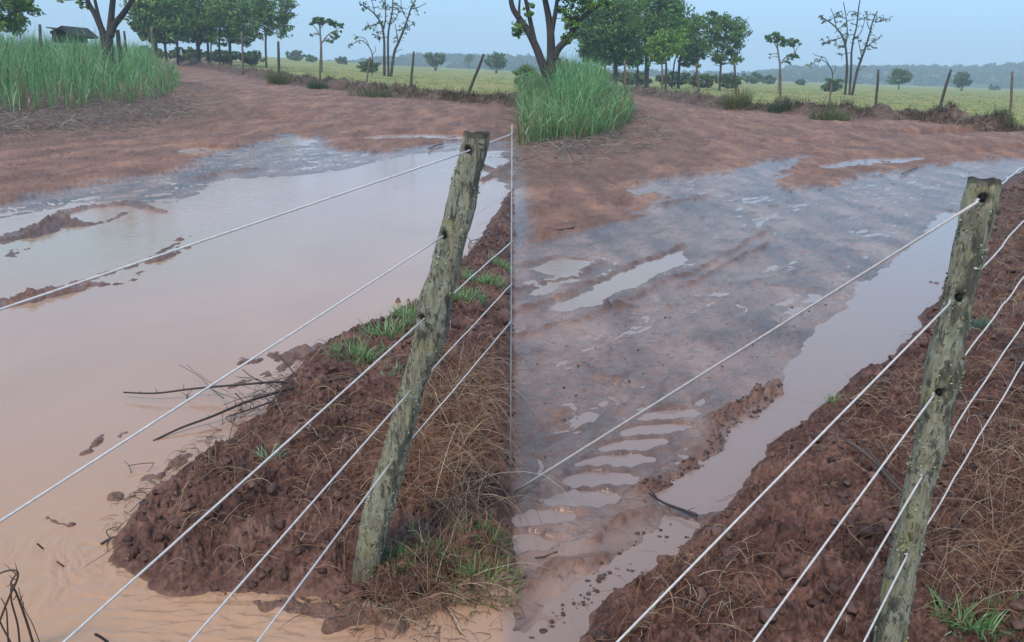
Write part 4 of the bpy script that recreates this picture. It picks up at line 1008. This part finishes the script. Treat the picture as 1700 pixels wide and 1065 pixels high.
# green tufts on the banks
GG = [(.18, .33, .10), (.25, .42, .17), (.12, .25, .07), (.36, .48, .26)]
GB = [(.13, .24, .07), (.2, .29, .10), (.09, .17, .05), (.3, .26, .13), (.24, .16, .09)]
GP = [(.30, .42, .24), (.18, .30, .14), (.42, .50, .32)]
TU = [("green grass tuft at the waterline far left of the left post, beside the branch pile", 592, 592, 150, .10, .13, GG),
      ("green grass tuft at the waterline left of the left post, nearer to it", 648, 556, 190, .10, .13, GG),
      ("green grass tuft touching the left side of the left post at the flood edge", 680, 530, 160, .10, .10, GG),
      ("green grass tuft just right of the left post halfway up the bank", 765, 500, 220, .10, .13, GG),
      ("pale green tuft on the bank crest right of the left post, farther one", 800, 470, 220, .10, .14, GG),
      ("small green tuft at the far end of the left bank, by the thin rod", 832, 445, 120, .09, .10, GG),
      ("pale star shaped grass tuft alone on bare soil of the left bank", 447, 762, 24, .085, .03, GP),
      ("small grey green sprig touching the left post below its dark scar", 652, 622, 40, .06, .04, GP),
      ("dark green tuft at the foot of the left post", 655, 955, 66, 0.072, .07, GB),
      ("green tuft in dead grass a step right of the foot of the left post", 715, 925, 49, 0.0648, .06, GB),
      ("bright green tuft among dead grass in the lower part of the left bank", 765, 930, 71, 0.072, .10, GB),
      ("bright green tuft near the thin rod in the lower part of the left bank", 803, 895, 71, 0.072, .08, GB),
      ("yellowish green tuft at the lower water edge of the left bank", 805, 965, 110, .09, .10, [(.22, .3, .1), (.3, .3, .14)]),
      ("bluish green tuft behind the middle of the right post", 1622, 545, 130, .08, .08, [(.08, .24, .16), (.12, .3, .2)]),
      ("tiny green tuft at the puddle edge of the right bank", 1385, 668, 60, .05, .05, GG),
      ("green tuft at the bottom edge right of the right post", 1600, 1052, 90, .09, .07, GG),
      ("green tuft in the bottom right corner", 1680, 1040, 71, 0.07919999999999999, .08, GB)]
for (lb, a, b, n, h, s, cols) in TU: tuft(lb, a, b, int(n * 1.5), h * 1.15, s * 1.15, cols, .0048 if h < .12 else .009, .5, group="green tufts growing on the mud banks", bend=1.3)

# ------------------------------------------------------------------ sticks and dead branches
DKS = [(.05, .035, .03), (.08, .055, .045)]
def rtw(n, cx, cy, sx, sy, ang=(-.5, .9), L=(25, 80)):
    out = []
    for _ in range(n):
        x = rng.normal(cx, sx); y_ = rng.normal(cy, sy); a = rng.uniform(*ang) + (math.pi if rng.uniform() < .25 else 0); l = rng.uniform(*L); z0 = rng.uniform(.07, .13); b = rng.normal(0, 5)
        out.append(([(x - l * math.cos(a) / 2, y_ + l * math.sin(a) / 2, max(0, z0 - .05)), (x, y_ + b, z0), (x + l * math.cos(a) / 2, y_ - l * math.sin(a) / 2, z0 + .02)], rng.uniform(.0010, .0022), .0009))
    return out
def stick(label, strokes, name="dead_branch", cat="branch", col=(.055, .038, .033), group=None, twig=0):
    """strokes: list of ([(px,py,z)...], r0, r1); the first is the main stem"""
    P0 = P(*strokes[0][0][0]); mb = MB(); t = empty(name, tuple(P0), label, cat, group) if len(strokes) > 1 else None
    for i, (pl, r0, r1) in enumerate(strokes):
        pts = np.array([P(a, b, z) for a, b, z in pl]); n = len(pts)
        m2 = MB(); m2.tube(pts + rng.normal(0, .0015, pts.shape), np.linspace(r0, r1, n), 6, col, 4)
        for k in range(twig if i < 2 else 0):
            j = rng.uniform(.2, n - 1.2); q = crom(pts, np.array([j]))[0]; e = q + rng.normal(0, .018, 3) + [0, 0, .01]
            m2.tube(np.array([q, (q + e) / 2 + rng.normal(0, .002, 3), e]), [.0018, .0013, .0006], 4, col)
        if t is None:
            o = m2.build(name, M_STICK); o.data.transform(Matrix.Translation(Vector(-P0))); o.location = P0; return tag(o, label, cat, group)
        m2.build("stem" if i == 0 else "twig", M_STICK, t)
    return t
stick("thin dark branch reaching farthest left over the flood water, upper of two", [([(205, 651, .03), (260, 652, .04), (320, 645, .05), (400, 637, .07), (470, 634, .09), (520, 640, .10), (600, 632, .12)], .0038, .0075),
       ([(320, 645, .05), (312, 656, .01), (310, 662, 0)], .0012, .0008), ([(297, 605, .10), (330, 625, .09), (350, 645, .07), (372, 660, .04)], .0012, .002), ([(310, 605, .10), (345, 632, .08), (380, 650, .05)], .001, .0012), ([(402, 613, .12), (420, 625, .11), (450, 640, .10), (490, 665, .10)], .0025, .0022), ([(463, 590, .16), (478, 606, .14), (492, 624, .12)], .0030, .0035)] + rtw(16, 460, 640, 45, 14), twig=6)
stick("thicker dark branch from the flood water onto the left bank, lower of two", [([(252, 732, .0), (300, 710, .02), (350, 692, .035), (405, 668, .06), (450, 654, .08), (500, 640, .10), (560, 630, .13), (600, 625, .14)], .0040, .0095),
       ([(375, 692, .02), (410, 680, .04), (460, 664, .07), (520, 645, .10)], .003, .005), ([(395, 705, .01), (430, 697, .03), (490, 665, .08), (540, 650, .12)], .0016, .003), ([(380, 730, 0), (388, 700, .04), (395, 680, .06)], .0016, .0016), ([(375, 695, .0), (395, 708, .01), (410, 716, .02)], .0016, .0012),
       ([(390, 652, .1), (400, 662, .08), (408, 672, .07)], .003, .003), ([(370, 672, .03), (400, 662, .07), (430, 655, .08)], .0014, .0016), ([(425, 640, .10), (420, 670, .06), (430, 690, .03)], .001, .001), ([(370, 685, .03), (370, 705, .0)], .0014, .001), ([(392, 645, .08), (440, 690, .03)], .001, .001)] + rtw(22, 480, 655, 50, 18), twig=10)
stick("bent forked twig standing out of the flood water left of the left bank", [([(207, 765, .03), (215, 775, .02), (220, 790, -.01)], .0012, .0016), ([(215, 773, .02), (235, 769, .025), (256, 768, .03)], .0014, .0016), ([(256, 768, .03), (250, 778, .01), (240, 785, -.005)], .0012, .0008)], "dead_twig", "twig")
stick("pale peeled stick lying along the water edge of the left bank", [([(215, 850, .012), (235, 830, .02), (260, 808, .03), (290, 790, .03)], .0035, .003), ([(238, 828, .02), (262, 815, .03), (285, 800, .03)], .002, .0015)], col=(.32, .27, .22))
stick("dark forked stick at the corner of the left bank in the water", [([(168, 903, .0), (185, 893, .015), (212, 885, .03)], .004, .003), ([(185, 893, .015), (178, 880, .02), (196, 872, .03)], .002, .0015)])
stick("short dark stick tip poking up from the water in the lower left", [([(62, 903, .03), (72, 910, .0), (80, 915, -.02)], .0028, .0028)], "dead_twig", "twig")
stick("small dark stick end in the water below the other tip, lower left", [([(92, 932, -.01), (100, 937, .012), (107, 942, -.01)], .003, .002)], "dead_twig", "twig")
stick("curled dead stems rising in the bottom left corner", [([(-20, 1080, -.02), (10, 1000, .22), (30, 960, .32), (25, 946, .34), (8, 950, .33), (-10, 956, .30)], .003, .0024),
       ([(60, 1085, -.02), (45, 1035, .10), (25, 985, .22), (18, 968, .26), (30, 950, .3)], .0035, .0022), ([(35, 1090, -.02), (30, 1040, .1), (20, 1000, .2), (18, 975, .25)], .0028, .002), ([(15, 1090, -.02), (12, 1040, .12), (8, 1010, .2), (5, 990, .22)], .0025, .0015),
       ([(75, 1100, -.02), (55, 1040, .08), (40, 1010, .14), (30, 975, .24)], .0014, .001), ([(30, 1090, 0), (5, 1040, .1), (-10, 1010, .18)], .0025, .002)], "dead_plant", "dead plant", (.09, .06, .045), twig=4)
stick("small stub of dead stem at the bottom edge below the left flood water", [([(158, 1052, .04), (168, 1060, .02), (185, 1068, -.01)], .004, .004)], "dead_twig", "twig")
stick("thin dark roots dangling in the water at the far end of the left bank", [([(848, 350, .06), (830, 352, .04), (815, 364, .0)], .008, .004), ([(835, 353, .04), (818, 360, .02), (812, 380, -.01)], .005, .003)], "dead_root", "root")
stick("dark curled root at the waterline right of the left post", [([(812, 385, .10), (795, 396, .05), (782, 400, .02), (778, 410, .04), (790, 412, .06)], .005, .003), ([(795, 396, .05), (785, 405, .03), (778, 395, .0), (768, 395, -.01)], .004, .002)], "dead_root", "root")
stick("dark stick lying across the end of the long puddle beside the right bank", [([(1078, 818, .03), (1100, 833, .03), (1125, 843, .025), (1158, 855, .03)], .004, .006), ([(1079, 813, .04), (1090, 825, .03)], .003, .003), ([(1110, 838, .03), (1112, 850, .01)], .002, .001)], twig=3)
stick("short straight twig lying on the mud near the seam of the right road", [([(887, 925, .02), (905, 921, .022), (926, 915, .02)], .003, .0025)], "dead_twig", "twig", (.09, .06, .05))
stick("dead branch lying on the right bank and pointing at the right post", [([(1405, 732, .20), (1430, 748, .20), (1455, 770, .19), (1480, 800, .18), (1502, 820, .18)], .009, .005), ([(1440, 745, .21), (1470, 780, .2), (1495, 805, .19)], .003, .002), ([(1425, 750, .2), (1460, 742, .19), (1480, 738, .18)], .003, .0015)], col=(.11, .075, .06))
stick("brown stick lying on the red mud behind the left flood, short pale one", [([(712, 246, .05), (725, 240, .05), (735, 238, .05)], .022, .018)], "fallen_stick", "stick", (.25, .15, .12))
stick("brown stick lying on the red mud behind the right wet road", [([(1497, 288, .05), (1510, 281, .05), (1522, 277, .05)], .018, .015)], "fallen_stick", "stick", (.25, .15, .12))
stick("dark stick on the red road of the right half, nearest the wet mud", [([(918, 381, .06), (935, 380, .06), (953, 377, .06)], .008, .008)], "fallen_stick", "stick", (.12, .06, .045))

# ------------------------------------------------------------------ air
def haze():
    m = bpy.data.materials.new("air"); m.use_nodes = True; nt = m.node_tree; nt.nodes.clear()
    o = nt.nodes.new("ShaderNodeOutputMaterial"); v = nt.nodes.new("ShaderNodeVolumePrincipled")
    v.inputs['Color'].default_value = (.72, .86, 1.0, 1); v.inputs['Density'].default_value = .0011
    nt.links.new(v.outputs[0], o.inputs['Volume'])
    x0, x1, y0, y1, z0, z1 = -1300, 1300, -60, 1300, -8, 60
    V = [(x, y, z) for x in (x0, x1) for y in (y0, y1) for z in (z0, z1)]
    F = [(0, 1, 3, 2), (4, 6, 7, 5), (0, 4, 5, 1), (2, 3, 7, 6), (0, 2, 6, 4), (1, 5, 7, 3)]
    return mesh_np("haze", V, F, m, None, None, False, 'stuff')
haze()
